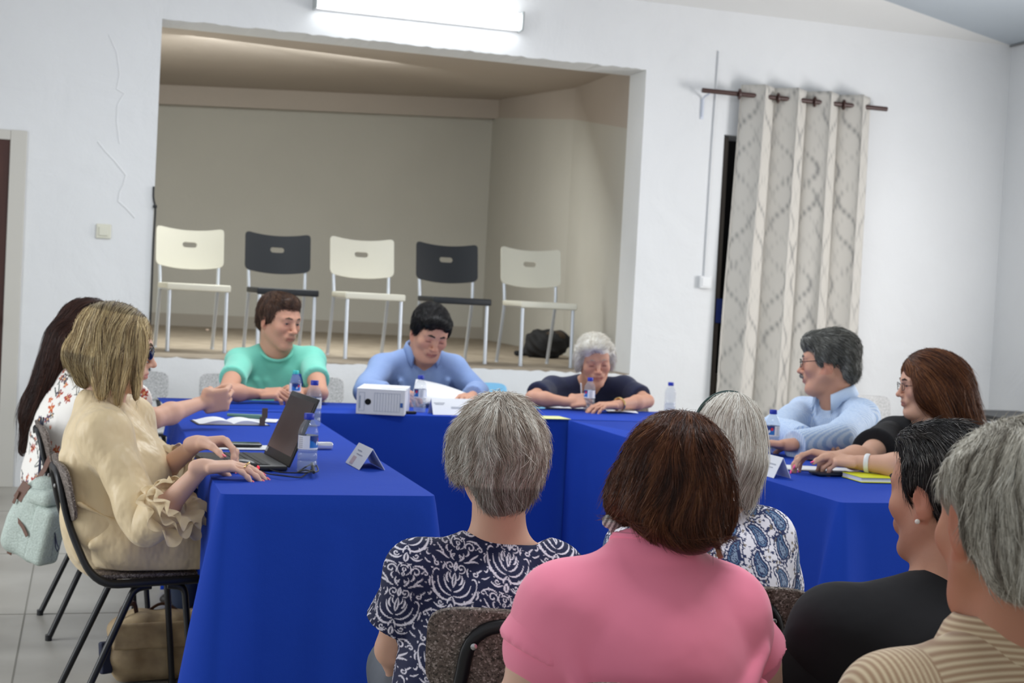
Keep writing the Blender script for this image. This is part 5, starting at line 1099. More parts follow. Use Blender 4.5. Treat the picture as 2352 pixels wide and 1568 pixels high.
def person_pink():
    H = head_frame(pd(1548, 1106, 2.20), AF-2, -8, -6, .94); N = pd(1490, 1294, 2.20)
    p = Person('woman with a full auburn-brown bob in a pink t-shirt, seen from behind', H, N, A(.0, -.04, .52), (pd(1668, 1408, 2.22), pd(1298, 1398, 2.14)),
        [(pd(1762, 1610, 2.30), pd(1700, 1760, 2.52), dict(d=A(-.3, .9, -.1), n=A(0, 0, -1), side=1)), (pd(1196, 1612, 2.14), pd(1290, 1760, 2.42), dict(d=A(.3, .9, -.1), n=A(0, 0, -1), side=-1))],
        skin='fair', g=1.08, upper=.049, vox=.0045, neck=.052, belly=.04, depth=1.08, hump=.012, neck_top=(0, -.022, -.05))
    p.extras(brow=(.1, .05, .03))
    m = mat('pink_cotton', s2l(255, 142, 170), .75, bump=(5, .35, .03), sheen=.2)
    p.shirt(m, sleeve=.47, neck=(.060, 0, 0), neckdrop=.0, neckc=(0, .004, .088), cuff=.016, extra=lambda t: t.cap(p.T.p(0, -.010, -.04), p.T.p(0, -.012, .006), .085, .068, .03), ease=.011, wr=wrinkle(.005, 13, 9, 2.6), vox=.005,
        fold=[((.10, -.118, -.20), (.165, -.075, -.13), .013, .005), ((.09, -.124, -.25), (.17, -.070, -.18), .014, .005), ((.09, -.126, -.30), (.17, -.075, -.23), .014, .005), ((.06, -.128, -.335), (.165, -.09, -.275), .013, .006), ((-.165, -.060, -.10), (-.120, -.112, -.24), .012, .005), ((-.12, -.118, -.33), (.10, -.128, -.345), .013, .012), ((-.10, -.112, -.27), (-.02, -.126, -.285), .009, .006), ((-.03, -.118, -.15), (-.015, -.122, -.165), .012, .010)])
    T = p.T
    nb = MB().tube([tuple(T.p(.059*math.cos(a), -.008+.060*math.sin(a), .044-.022*max(0, math.sin(a)))) for a in np.linspace(0, 2*math.pi, 48, endpoint=False)], .0075, 8, closed=True, flat=1.0); nb.build('neckband', m, p.body, True)
    for i, (el, w_, hd) in enumerate(p.arms):  # the stitched sleeve seams
        a = p.sh[i]; d = unit(np.asarray(el)-a); Mx = frame(d, (0, 1, 0)); r_ = .046*p.g+.0165
    p.trousers(mat('navy_trousers', (.02, .022, .035), .8))
    h = hv(H, [((0, -.020, .045), (.098, .108, .092)), ((0, -.050, .005), (.104, .092, .085)), ((-.088, .000, -.040), (.040, .058, .058)), ((.088, .000, -.045), (.040, .058, .062)), ((0, -.085, -.060), (.085, .050, .060)), ((.04, -.07, -.10), (.05, .04, .035)), ((0, .130, -.02), (.068, .050, .085), 'cut')], .03, .86)
    hair(p, h, 21000, lambda L: (L[:, 2] > -.09), lambda L: np.stack([np.where(L[:, 2] > .05, (L[:, 0])*10, (L[:, 0])*8+.3*np.sin(L[:, 2]*50)), np.where(L[:, 2] > .09, -.7, .0), np.where(L[:, 2] > .11, -.3, -1.1)+.8*(L[:, 2] < -.075)], 1), .060,
        [(96, 56, 38), (70, 42, 30), (112, 70, 46), (54, 32, 24), (126, 82, 54), (82, 48, 33)], r=.00055, seed=23, step=.009, lift=.004, jit=.17, base=(62, 38, 28), vox=.005, wild=.05, lmin=.35, rough=.34)
    g = mat('gold', (.75, .55, .25), .25, 1.0)
    er = MB().lathe([(.004, -.005), (.019, -.004), (.020, 0), (.019, .004), (.004, .005)], n=20, M=Matrix.Translation(tuple(H.p(.086, -.018, -.094))) @ Matrix.Rotation(R(70), 4, 'Y') @ Matrix.Rotation(R(25), 4, 'X')); er.build('earring', mat('amber_disc', (.30, .15, .08), .3), p.body, True)
    e2 = Vol(); c = H.p(-.092, -.014, -.082); Mx = frame(CF); e2.ell(c+Mx[:, 0]*.007, (.010, .003, .011), Mx, .004).ell(c-Mx[:, 0]*.007, (.010, .003, .011), Mx, .004).cap(c, c-Mx[:, 2]*.020, .009, .002, .004); V, F = e2.mesh(.0015)
    q = (V-c) @ (Mx[:, 0]*.9-Mx[:, 2]*.4); mesh_np('heart_earring', V, F, mat('striped_earring', rough=.4, col=True), p.body, cols=np.where((np.sin(q*900) > 0)[:, None], np.array([.62, .60, .56]), np.array([.18, .17, .17])))
person_pink()
def person_paisley():
    H = head_frame(pd(1673, 1016, 3.10), AF+4, -6, -3, .90); N = pd(1640, 1190, 3.10)
    p = Person('woman with chin-length silver hair and a hairband in a white and blue paisley top', H, N, A(.0, -.03, .52), (pd(1758, 1236, 3.12), pd(1464, 1262, 3.06)),
        [(pd(1790, 1345, 3.16), pd(1740, 1480, 3.4), dict(d=A(-.3, .9, -.1), n=A(0, 0, -1), side=1)), (pd(1432, 1400, 3.1), pd(1480, 1520, 3.32), dict(d=A(.3, .9, -.1), n=A(0, 0, -1), side=-1))],
        skin='fair', g=.98, upper=.042, vox=.0045, neck=.046, hump=.01)
    p.extras(brow=(.3, .28, .26))
    p.shirt(mat('paisley_print', rough=.75, col=True, bump=(9, .25, .02)), sleeve=1.9, neck=(.060, 0, 0), neckdrop=.002, neckc=(0, .016, .058), cuff=.01, ease=.012, wr=wrinkle(.005, 15, 11, .2), colf=paisley, vox=.0030, name='blouse')
    p.trousers(mat('navy_trousers', (.02, .022, .035), .8))
    h = hv(H, [((0, -.018, .045), (.080, .104, .088)), ((0, -.045, -.02), (.082, .085, .09)), ((-.070, .005, -.03), (.026, .055, .075)), ((.070, .005, -.03), (.026, .055, .080)), ((0, -.085, -.04), (.060, .035, .060)), ((.045, -.06, -.05), (.052, -.055, -.150), .036, .016), ((-.045, -.06, -.05), (-.052, -.055, -.130), .036, .016), ((.075, .01, -.05), (.082, .015, -.14), .024, .010), ((0, -.085, -.05), (0, -.078, -.13), .045, .022), ((0, .128, -.02), (.062, .050, .092), 'cut')], .03, .92)
    hair(p, h, 12000, lambda L: (L[:, 2] > -.10), lambda L: np.stack([np.where(L[:, 2] > .07, (L[:, 0]-.02)*12, .1*np.sign(L[:, 0])+.15*np.sin(L[:, 2]*40)), np.where(L[:, 2] > .09, -.5, 0), np.where(L[:, 2] > .11, -.3, -1.3)], 1), .17,
        [(214, 208, 198), (190, 180, 168), (228, 224, 216), (164, 152, 142), (240, 238, 230)], r=.0007, seed=25, step=.012, lift=.004, jit=.16, base=(150, 140, 130), vox=.005, wild=.06, lmin=.35, colf=lambda L: np.where(L[:, 2] < -.1, 1.15, 1.0))
    hb = MB().tube([tuple(H.p(.083*math.cos(a), .034-.02*math.sin(a), .032+.094*math.sin(a))) for a in np.linspace(R(-5), R(185), 30)], .0030, 8, flat=1.6); hb.build('hairband', mat('dark_green_band', (.02, .045, .04), .4), p.body, True)
person_paisley()
def person_dark():
    H = head_frame(pd(2174, 1138, 2.38), AF+38, -4, 0, .98); N = pd(2165, 1358, 2.36)
    p = Person('black-haired woman in a black top with a small pearl earring, behind the right table', H, N, A(-.02, -.04, .52), (pd(2330, 1425, 2.40), pd(1925, 1446, 2.30)),
        [(pd(2420, 1560, 2.45), pd(2350, 1700, 2.65), dict(d=A(-.3, .9, -.1), n=A(0, 0, -1), side=1)), (pd(1848, 1600, 2.32), pd(1950, 1740, 2.52), dict(d=A(.3, .9, -.1), n=A(0, 0, -1), side=-1))],
        skin='tan', g=1.08, upper=.052, vox=.0045, neck=.053, hump=.012, fat=.004, neck_top=(0, -.022, -.05))
    p.extras(brow=(.03, .02, .02))
    p.shirt(mat('black_jersey', (.008, .008, .010), .9, bump=(9, .3, .02)), sleeve=.95, neck=(.070, 0, 0), neckdrop=.0, neckc=(0, .02, .058), cuff=.014, ease=.012, wr=wrinkle(.005, 14, 10, 3.0), vox=.006)
    p.trousers(mat('black_trousers', (.012, .012, .014), .85))
    h = hv(H, [((0, -.020, .045), (.090, .106, .092)), ((0, -.050, .0), (.088, .082, .085)), ((0, -.080, -.060), (.062, .038, .060)), ((-.072, -.004, .030), (.018, .036, .045)), ((.076, -.004, .020), (.018, .036, .055)), ((0, .02, .105), (.07, .08, .035)), ((0, .124, -.006), (.084, .052, .078), 'cut')], .03, .90)
    h.ell(H.p(-.088, .004, -.022), (.024, .034, .038), H.M, .006, True)
    hair(p, h, 10000, lambda L: (L[:, 2] > -.09) & ~((L[:, 0] < -.05) & (np.abs(L[:, 1]-.005) < .03) & (L[:, 2] < .045)), lambda L: np.stack([(L[:, 0]-.02)*6, np.where(L[:, 2] > .06, -1.0, -.1), np.where(L[:, 2] > .10, -.1, -1.1)], 1), .06,
        [(34, 30, 30), (24, 22, 23), (44, 38, 36), (18, 17, 18), (120, 116, 112)], r=.0006, seed=27, step=.008, lift=.004, jit=.18, base=(20, 18, 19), vox=.005, wild=.12, lmin=.35, rough=.34)
    v = Vol(); v.ell(H.p(-.086, -.002, -.040), (.0045, .0045, .0045)); V, F = v.mesh(.0013); mesh_np('earring', V, F, mat('pearl', (.85, .82, .76), .2), p.body)
person_dark()
def person_grey():
    H = head_frame(pd(2334, 1200, 1.80), AF+14, -6, 0, 1.10); N = pd(2335, 1492, 1.80)
    p = Person('older man with silver-grey hair in a beige striped corduroy shirt, nearest at the right edge', H, N, A(-.01, -.04, .52), (pd(2600, 1625, 1.84), pd(2060, 1632, 1.74)),
        [(pd(2700, 1800, 1.9), pd(2600, 1950, 2.1), None), (pd(1960, 1800, 1.76), pd(2050, 1950, 1.95), None)],
        skin='deep', g=1.10, upper=.052, vox=.0045, neck=.064, hump=.014, fat=.006, neck_top=(0, -.024, -.05))
    p.extras(brow=(.4, .38, .34))
    def cord(L, V):
        k = L[:, 2]+.10*np.abs(L[:, 0])+.004*np.sin(L[:, 0]*20); s_ = (.5+.5*np.sin(k*2*np.pi/.0074))[:, None]**1.4; sl = (L[:, 0] < -.155)[:, None]; s2 = (.5+.5*np.sin(L[:, 0]*2*np.pi/.0074))[:, None]**1.4; s_ = np.where(sl, s2, s_); return np.array(s2l(160, 128, 98))*(1-s_)+np.array(s2l(214, 194, 160))*s_
    m = mat('corduroy_print', rough=.85, col=True, sheen=.3)
    p.shirt(m, sleeve=.7, neck=(.080, 0, 0), neckdrop=.004, cuff=.012, ease=.014, wr=wrinkle(.004, 13, 10, .9), vox=.0028, colf=cord)
    T = p.T; V = []; F = []; n = 140; prof = [(.074, .005), (.073, .045), (.078, .052), (.090, .040), (.108, .004), (.118, -.022)]
    pr = []
    for (a, b), (c_, d) in zip(prof, prof[1:]):
        for q in range(18): pr.append((a+(c_-a)*q/18, b+(d-b)*q/18))
    for i in range(n+1):
        a = R(120+300*i/n); 
        for rr, z in pr: V.append(T.p(rr*math.cos(a), rr*math.sin(a)*.9+.004, z-.010))
    K = len(pr)
    for i in range(n):
        for k in range(K-1): q = i*K+k; F.append((q, q+1, q+K+1, q+K))
    V = np.array(V); Lz = T.loc(V); s_ = (.5+.5*np.sin(np.tile(np.arange(K), n+1)*2*np.pi*.0036/.0052*1.0))[:, None]; zz = Lz[:, 2]; s_ = (.5+.5*np.sin(zz*2*np.pi/.0074))[:, None]**1.4
    o = mesh_np('collar', V, F, m, p.body, cols=np.array(s2l(160, 128, 98))*(1-s_)+np.array(s2l(214, 194, 160))*s_); md = o.modifiers.new('t', 'SOLIDIFY'); md.thickness = .003; md.offset = 0
    p.trousers(mat('grey_trousers', (.10, .11, .13), .85))
    h = hv(H, [((0, -.022, .040), (.090, .104, .088)), ((0, -.060, -.020), (.084, .068, .078)), ((0, -.072, -.045), (.066, .038, .045)), ((-.078, -.010, .020), (.020, .040, .055)), ((.078, -.010, .020), (.020, .040, .055)), ((0, .124, .010), (.090, .060, .080), 'cut'), ((.022, -.058, .121), (.040, .045, .024), 'cut')], .03, .96)
    h.ell(H.p(-.088, .008, -.014), (.026, .038, .044), H.M, .006, True).ell(H.p(.088, .008, -.014), (.026, .038, .044), H.M, .006, True)
    hair(p, h, 19000, lambda L: (L[:, 2] > -.07) & ~((np.abs(L[:, 0]) > .05) & (np.abs(L[:, 1]-.008) < .036) & (L[:, 2] < .050)), lambda L: np.stack([np.where(L[:, 2] > .04, L[:, 0]*10, .1*np.sign(L[:, 0])+.25*np.sin(L[:, 2]*45)), np.where(L[:, 2] > .06, -.5, -.15), np.where(L[:, 2] > .10, -.2, -1.1)], 1), .045,
        [(186, 180, 166), (212, 206, 192), (152, 144, 130), (230, 226, 214), (124, 116, 104)], r=.0005, seed=29, step=.009, lift=.004, jit=.22, base=(140, 132, 120), vox=.005, wild=.07, lmin=.35)
person_grey()
# ---------------------------------------------------------------- things on the tables
M_paper = mat('white_paper', (.82, .83, .86), .7); M_ink = mat('grey_ink', (.40, .42, .48), .8)
def sheet(name, c, w, d, rz, label=None, z=.7625, m=None, curl=0.0, group=None, cat='paper', parent=None):
    b = MB(); n = 10; pts = []; fs = []
    for i in range(n+1):
        for j in (0, 1): x = -w/2+w*i/n; pts.append((x, -d/2+d*j, curl*math.sin(math.pi*i/n)+curl*.5*j*(i/n)**2))
    for i in range(n): a = i*2; fs.append((a, a+2, a+3, a+1))
    b.poly(pts, fs); o = b.build(name, m or M_paper, parent, True); md = o.modifiers.new('t', 'SOLIDIFY'); md.thickness = .0012; md.offset = 1
    o.location = (c[0], c[1], z); o.rotation_euler.z = R(rz)
    return tag(o, label, cat, group) if label else o
M_pet = mat('clear_plastic', (.45, .52, .60), .05, spec=1.0, alpha=.20); M_water = mat('water', (.50, .58, .66), .02, spec=.8, alpha=.20)
M_capb = mat('blue_cap', s2l(28, 52, 168), .4); M_capg = mat('turquoise_cap', s2l(60, 196, 190), .4)
def label_mat():
    m = mat('bottle_label', rough=.4, col=True); return m
def bottle(label, x, y, cap=None, s=1.0, rz=0, full=.55, labelled=True, z=.7605, M_=None):
    t = empty('water_bottle'); r = .0285*s; h = .165*s
    prof = [(r*.86, 0), (r*.97, .003), (r, .012), (r, .030), (r*.93, .034), (r, .038), (r, .052), (r*.93, .056), (r, .060), (r, .064), (r*.975, .066), (r*.975, .104), (r, .108), (r*.97, .116), (r*.80, .130), (r*.52, .143), (r*.43, .147), (r*.43, .152)]
    prof = [(a, b*s) for a, b in prof]
    MB().lathe(prof, n=32).build('bottle_body', M_pet, t, True)
    wl = [(a-.0018, max(b, .002)) for a, b in prof if b < h*full]; MB().lathe(wl, n=28).build('water', M_water, t, True)
    MB().lathe([(r*.48, .148*s), (r*.50, .150*s), (r*.50, .163*s), (r*.46, .165*s)], n=24).build('bottle_cap', cap or M_capb, t, True)
    if labelled:
        n = 96; V = []; F = []; cols = []; nz = 14; W_ = np.array([.75, .78, .84]); B1 = np.array(s2l(30, 110, 190)); B2 = np.array(s2l(16, 50, 120)); Rd = np.array(s2l(200, 40, 60))
        for j in range(nz+1):
            for i in range(n):
                a = 2*math.pi*i/n; zz = .066+.038*j/nz; V.append(((r*.985)*math.cos(a), (r*.985)*math.sin(a), zz*s)); q = (i/n*2) % 1.0; v = j/nz
                c = W_
                if .10 < q < .62: c = B1 if v < .55+.1*math.sin(q*14) else B2
                if .10 < q < .62 and v < .12: c = W_
                if (q-.50)**2*9+(v-.68)**2 < .03: c = Rd
                if (q-.38)**2*12+(v-.45)**2 < .02: c = W_
                if .70 < q < .86 and .12 < v < .88 and (j % 2 == 0): c = W_*.55
                cols.append(c)
        for j in range(nz):
            for i in range(n): F.append((j*n+i, j*n+(i+1) % n, (j+1)*n+(i+1) % n, (j+1)*n+i))
        mesh_np('bottle_label', V, F, label_mat(), t, cols=np.array(cols))
    t.location = (x, y, z); t.rotation_euler.z = R(rz); return tag(t, label, 'bottle', 'small water bottles on the tables')
def at(px_, py_, z=.76): q = pz(px_, py_, z); return float(q[0]), float(q[1])
bottle('water bottle with a blue cap beside the open laptop', *at(704, 1084), s=1.04, rz=75, full=.62)
bottle('water bottle with a blue cap standing behind the laptop screen', *at(718, 978), s=1.07, rz=170)
bottle('water bottle with a turquoise cap in front of the man in the mint t-shirt', *at(676, 930), cap=M_capg, s=.95, rz=30, full=.2)
bottle('water bottle with a blue cap beside the white archive box', *at(963, 946), s=1.0, rz=-50)
bottle('water bottle with a blue cap in front of the white-haired woman writing', *at(1352, 944), s=1.0, rz=-60)
bottle('unlabelled water bottle, alone at the corner left of the grey-haired woman\'s hairband', *at(1537, 955), s=1.0, labelled=False)
bottle('water bottle with a blue cap in front of the man in the striped shirt', *at(1771, 1040), s=1.0, rz=-30)
# tent cards
def tent(label, x, y, rz, w=.20, h=.085, sp=.055, marks=(), z=.7615):
    t = empty('place_card'); th = .0015; lean = math.atan2(sp, h); L = math.hypot(sp, h)
    for q, nm in ((-1, 'front_flap'), (1, 'rear_flap')):
        b = MB().box((0, 0, -L/2), (w, th, L)); b.build(nm, M_paper, t, M=Matrix.Translation((0, 0, h)) @ Matrix.Rotation(q*-lean if q > 0 else lean, 4, 'X') if False else Matrix.Translation((0, 0, h)) @ Matrix.Rotation((-lean if q < 0 else lean), 4, 'X'))
    for k, (u, v, ww, hh, c) in enumerate(marks):  # faint print, on the front flap
        b = MB().box((u, -th*.9, -v), (ww, .0006, hh)); b.build('print', mat('print_%s' % c, {'g': (.45, .47, .52), 'p': (.62, .48, .50), 'k': (.10, .12, .2)}[c], .8), t, M=Matrix.Translation((0, 0, h)) @ Matrix.Rotation(-lean, 4, 'X'))
    t.location = (x, y, z); t.rotation_euler.z = R(rz); return tag(t, label, 'place card', 'folded name cards')
def tent_px(label, fl, nl, nr, h, marks):
    a, b, c = (A(*at(*q)) for q in (fl, nl, nr)); m = (b+c)/2; d = a-b; m2 = m+d/2; rz = math.degrees(math.atan2(-d[1], -d[0])); sp = np.linalg.norm(c-b)/2
    return tent(label, m2[0], m2[1], rz, w=float(np.linalg.norm(d)), h=h, sp=float(sp), marks=marks)
tent_px('white folded place card alone at the inner edge of the laptop table', (797, 1064), (828, 1081), (880, 1079), .062, ((-.03, .055, .04, .026, 'p'), (-.02, .02, .05, .003, 'g'), (.0, .032, .07, .002, 'g')))
x, y = at(1050, 952); tent('white place card with faint grey print beside the archive box', x, y, 2, w=.25, h=.070, sp=.045, marks=((-.09, .024, .05, .004, 'g'), (-.09, .031, .04, .003, 'g'), (-.01, .046, .055, .010, 'g')))
tent_px('white place card behind the silver-haired woman, on the right table', (1738, 1087), (1774, 1097), (1819, 1101), .066, ((.0, .028, .06, .004, 'g'), (.0, .040, .04, .003, 'g')))
# archive box
x0, y0 = at(817, 950); x1, y1 = at(928, 956); a_ = math.atan2(y1-y0, x1-x0)
t = tag(empty('archive_box', (x0, y0, .7612), 0), 'white cardboard archive box with a round finger hole on its front', 'archive box'); t.rotation_euler.z = a_+R(1)
Wb = math.hypot(x1-x0, y1-y0); Db, Hb = .30, .108
bw = MB(); bw.box((Wb/2, Db/2, Hb/2), (Wb, Db, Hb), .002); bw.build('box_body', mat('box_card', (.74, .75, .77), .6), t)
MB().box((Wb/2, Db/2, Hb+.001), (Wb+.002, Db+.002, .004), .0015).build('lid', mat('box_card'), t); MB().box((Wb*.74, .09, Hb+.0045), (.11, .05, .003), .001, M=None).build('tab', mat('box_card'), t)
MB().lathe([(.0135, 0), (.0135, .0012)], n=24, M=Matrix.Translation((Wb*.24, -.0005, Hb*.50)) @ Matrix.Rotation(R(90), 4, 'X')).build('finger_hole', mat('hole_black', (.004, .004, .004), .9), t)
lb = MB()
def fr_(b, u0, u1, v0, v1, w=.0011):
    for a, c, d, e in ((u0, u1, v0, v0+w), (u0, u1, v1-w, v1), (u0, u0+w, v0, v1), (u1-w, u1, v0, v1)): b.box(((a+c)/2, -.0007, (d+e)/2), (c-a, .0008, e-d))
fr_(lb, Wb*.05, Wb*.17, .014, .094); fr_(lb, Wb*.37, Wb*.90, .014, .094)
for k in range(1, 9): lb.box((Wb*(.37+.53*k/9), -.0007, .054), (.001, .0008, .080))
lb.build('printed_grid', mat('print_blue_grey', (.30, .36, .44), .8), t)
MB().box((Wb*.935, -.0007, .045), (.012, .0008, .020)).build('printed_mark', mat('print_blue', (.05, .13, .38), .8), t); MB().box((Wb*.075, -.0007, .052), (.004, .0008, .055)).build('printed_mark', mat('print_blue_grey'), t)
# papers on the far table
x, y = at(1250, 962); sheet('yellow_sheet', (x-.03, y+.05), .30, .14, 4, 'pale yellow sheet of paper at the inner corner of the tables', m=mat('yellow_paper', (.76, .78, .36), .7))
x, y = at(1330, 938); sheet('paper_sheet', (x, y+.03), .34, .16, -2, 'white sheet under the hands of the white-haired woman', z=.7635)
x, y = at(1430, 948); sheet('paper_sheet', (x, y+.01), .15, .10, -14, 'small white leaflet beside the watch hand of the white-haired woman', z=.7650, curl=.004)
x, y = at(1010, 935); o = sheet('paper_sheet', (x+.02, y+.09), .26, .17, -12, 'tilted sheet of paper the man in the blue shirt is reading', z=.800, curl=.012); o.rotation_euler = (R(34), R(14), R(-10))
x, y = at(1000, 936); sheet('photo_leaflet', (x+.01, y-.01), .18, .08, -14, 'dark blue and grey printed leaflet under the sheet the blue-shirted man reads', z=.768, m=noisy('leaflet_print', [(.3, (.05, .10, .22)), (.5, (.30, .30, .38)), (.7, (.06, .22, .45))], 22, .5), curl=.02, cat='leaflet')
x, y = at(940, 951); tag(MB().box((x, y, .768), (.06, .03, .012), .004).build('phone', mat('black_gloss', (.01, .01, .012), .2)), 'small black phone edge beside the archive box', 'phone')
x, y = at(942, 935); tag(MB().lathe([(.022, 0), (.027, .05), (.028, .066), (.026, .066), (.020, .004)], (x, y, .7615), 20).build('plastic_cup', M_pet, smooth=True), 'clear plastic cup between the archive box and a bottle', 'cup')
x, y = at(1375, 940); tag(MB().box((x+.15, y+.02, .770), (.13, .065, .010), .004).build('phone', mat('black_gloss')), 'black phone under the left forearm of the white-haired woman', 'phone')
# laptop
lx, ly = at(560, 1055); t = tag(empty('laptop', (0, 0, 0)), 'open black laptop in front of the blonde woman in beige', 'laptop')
a0 = np.array(at(598, 1071)); hx = np.array(at(662, 1073)); 
ang = R(-82)  # screen plane direction in plan: hinge runs along y
hf, hn = pz(606, 1046, .768), pz(660, 1076, .768); hm = (hf+hn)/2; t.location = (hm[0], hm[1], .7612); t.rotation_euler.z = math.atan2(hf[1]-hn[1], hf[0]-hn[0])-math.pi/2; t.scale = (.92, .92, .92)
bs = MB().box((-.118, 0, .009), (.236, .345, .017), .006); bs.build('base', mat('laptop_black', (.018, .018, .020), .45), t, True)
MB().box((-.112, 0, .0182), (.118, .31, .0015), .0005).build('keyboard', mat('key_well', (.010, .010, .011), .6), t)
kb = MB()
for r_ in range(5):
    for c_ in range(14): kb.box((-.163+.0215*r_+.008, -.142+.0218*c_, .0197), (.0175, .0178, .0020), .0006, seg=1)
kb.build('keys', mat('key_black', (.030, .030, .033), .5), t); MB().box((-.205, -.01, .0182), (.055, .10, .001)).build('touchpad', mat('key_well'), t)
Ms = Matrix.Translation((0, 0, .014)) @ Matrix.Rotation(R(22), 4, 'Y')
sc = MB().box((0.004, 0, .116), (.008, .345, .235), .005); sc.build('screen_lid', mat('laptop_black'), t, True, M=Ms)
MB().box((-.0008, 0, .124), (.0012, .322, .185)).build('screen', noisy('dim_screen', [(.35, (.030, .026, .030)), (.7, (.075, .065, .072))], 5, .25), t, M=Ms)
MB().box((-.0012, .150, .020), (.0012, .020, .016)).build('sticker', mat('sticker_silver', (.6, .62, .65), .4), t, M=Ms)
# mouse with its cable
mx, my = at(548, 1083); v = Vol(); v.ell((mx, my, .772), (.060, .033, .026)).cut((0, 0, .7615), (0, 0, -1)); V, F = v.mesh(.003); ms = mesh_np('computer_mouse', V, F, mat('mouse_black', (.012, .010, .012), .35)); tag(ms, 'black computer mouse with a red light under the blonde woman\'s hand', 'mouse')
v = Vol(); v.ell((mx+.052, my-.012, .774), (.006, .009, .007)); V, F = v.mesh(.002); mesh_np('wheel_light', V, F, mat('red_glow', (.8, .03, .05), .4, emit=(1, .05, .1), es=.5), ms)
v = Vol(); v.ell((mx-.005, my-.026, .784), (.016, .008, .006)); V, F = v.mesh(.002); mesh_np('side_light', V, F, mat('red_glow'), ms)
cp = [pz(x, y, .7645) for x, y in ((590, 1078), (618, 1092), (660, 1100), (690, 1097), (712, 1085), (726, 1080), (732, 1090), (720, 1096), (700, 1092), (680, 1094), (700, 1084), (716, 1078), (722, 1086), (708, 1097), (690, 1092), (640, 1085), (612, 1078), (600, 1068))]
for k, q in enumerate(cp): q[2] += .004*(k % 3)+(.01 if 4 < k < 14 else 0)
tag(MB().tube(arc(cp, .03, 4), .0022, 6).tube([tuple(cp[7]), tuple(cp[11])], .0045, 8).build('mouse_cable', mat('black_rubber'), smooth=True), 'thin black cable bunched with a tie in front of the bottle by the laptop', 'cable')
x, y = at(738, 1032); tag(MB().box((0, 0, .012), (.075, .028, .022), .006).build('tissue_packet', mat('foil_wrap', (.75, .76, .80), .15, .5), smooth=True), 'shiny white wrapped packet behind the bottle by the laptop', 'packet').location = (x, y, .762); bpy.data.objects['tissue_packet'].rotation_euler.z = R(8)
x, y = at(560, 1030); sheet('paper_sheet', (x, y+.01), .26, .12, 3, 'white sheet lying behind the keyboard of the laptop', z=.7625)
x, y = at(553, 1027); tag(MB().box((x, y-.01, .772), (.13, .065, .009), .004).build('phone', mat('black_gloss')), 'black phone on the white sheet beside the laptop', 'phone')
# notebook and papers of the long-haired woman
x, y = at(528, 972); t = tag(empty('open_notebook', (x, y, .7615), R(6)), 'open white notebook with a brown strap in front of the long-haired woman', 'notebook')
for q in (-1, 1):
    b = MB(); n = 10; pts = []; fs = []
    for i in range(n+1):
        u = i/n; zt = .004+.016*math.sin(math.pi*min(1, u*1.15))**.8*(1-u*.5)
        for yy in (-.075, .075): pts += [(q*.13*u, yy, .0008), (q*.13*u, yy, zt)]
    for i in range(n):
        a = i*4; fs += [(a, a+4, a+6, a+2), (a+1, a+3, a+7, a+5), (a, a+1, a+5, a+4), (a+2, a+6, a+7, a+3)]
    fs += [(0, 2, 3, 1), (n*4, n*4+1, n*4+3, n*4+2)]; b.poly(pts, fs).build('page_block', M_paper, t, True)
MB().box((0, 0, .0004), (.275, .165, .0012)).build('cover', mat('black_cover', (.012, .012, .014), .5), t)
st = MB(); pp = [(.10, -.085, .002), (.112, -.080, .03), (.118, -.078, .065)]
for a, b_ in zip(pp, pp[1:]): st.box(tuple((A(*a)+A(*b_))/2), (.022, .003, float(np.linalg.norm(A(*a)-A(*b_)))+.003), .001)
st.build('strap', mat('brown_strap', (.12, .085, .06), .6), t)
x, y = at(590, 966); sheet('paper_sheet', (x, y), .16, .13, -12, 'white loose sheet sticking out behind the open notebook', z=.7625)
x, y = at(575, 968); tag(MB().tube([(x-.09, y+.01, .784), (x, y, .781), (x+.06, y-.008, .779)], [.006, .009, .011], 10).build('felt_pen', mat('teal_pen', (.10, .22, .20), .4), smooth=True), 'dark teal felt pen lying over the open notebook', 'pen')
# right table
x, y = at(1875, 1078); sheet('paper_sheet', (x, y), .30, .14, -18, 'white sheet under the hands of the woman with pink nails', z=.7625)
x, y = at(1912, 1092); o = MB().box((0, 0, .006), (.145, .072, .010), .005).build('phone', mat('navy_phone', (.012, .018, .035), .3), smooth=True); o.location = (x, y, .762); o.rotation_euler.z = R(2); tag(o, 'dark navy phone beside the yellow notebook', 'phone')
x, y = at(2018, 1104); t = tag(empty('yellow_notebook', (x+.02, y+.0, .7618), R(-3)), 'bright yellow notebook on the right table beside the phone', 'notebook')
M_yel = mat('yellow_cover', (.70, .72, .02), .5); MB().box((0, 0, .0012), (.235, .135, .002), .0006).build('back_cover', M_yel, t); MB().box((-.002, .002, .0085), (.228, .128, .0125), .0004).build('page_block', M_paper, t); MB().box((0, 0, .0160), (.235, .135, .002), .0006).build('front_cover', M_yel, t)
MB().box((.117, 0, .0085), (.003, .135, .016), .001).build('spine', M_yel, t); MB().box((.055, .02, .0173), (.014, .009, .0005)).build('stamp', mat('cover_mark', (.35, .36, .02), .5), t)
x, y = at(1480, 958); 
o = MB().box((0, 0, .007), (.14, .05, .010), .005).build('dark_case', mat('black_gloss')); o.location = (float(at(1880, 1056)[0]), float(at(1880, 1056)[1]), .762); o.rotation_euler.z = R(20); tag(o, 'small black case under the hands of the woman with pink nails', 'case')
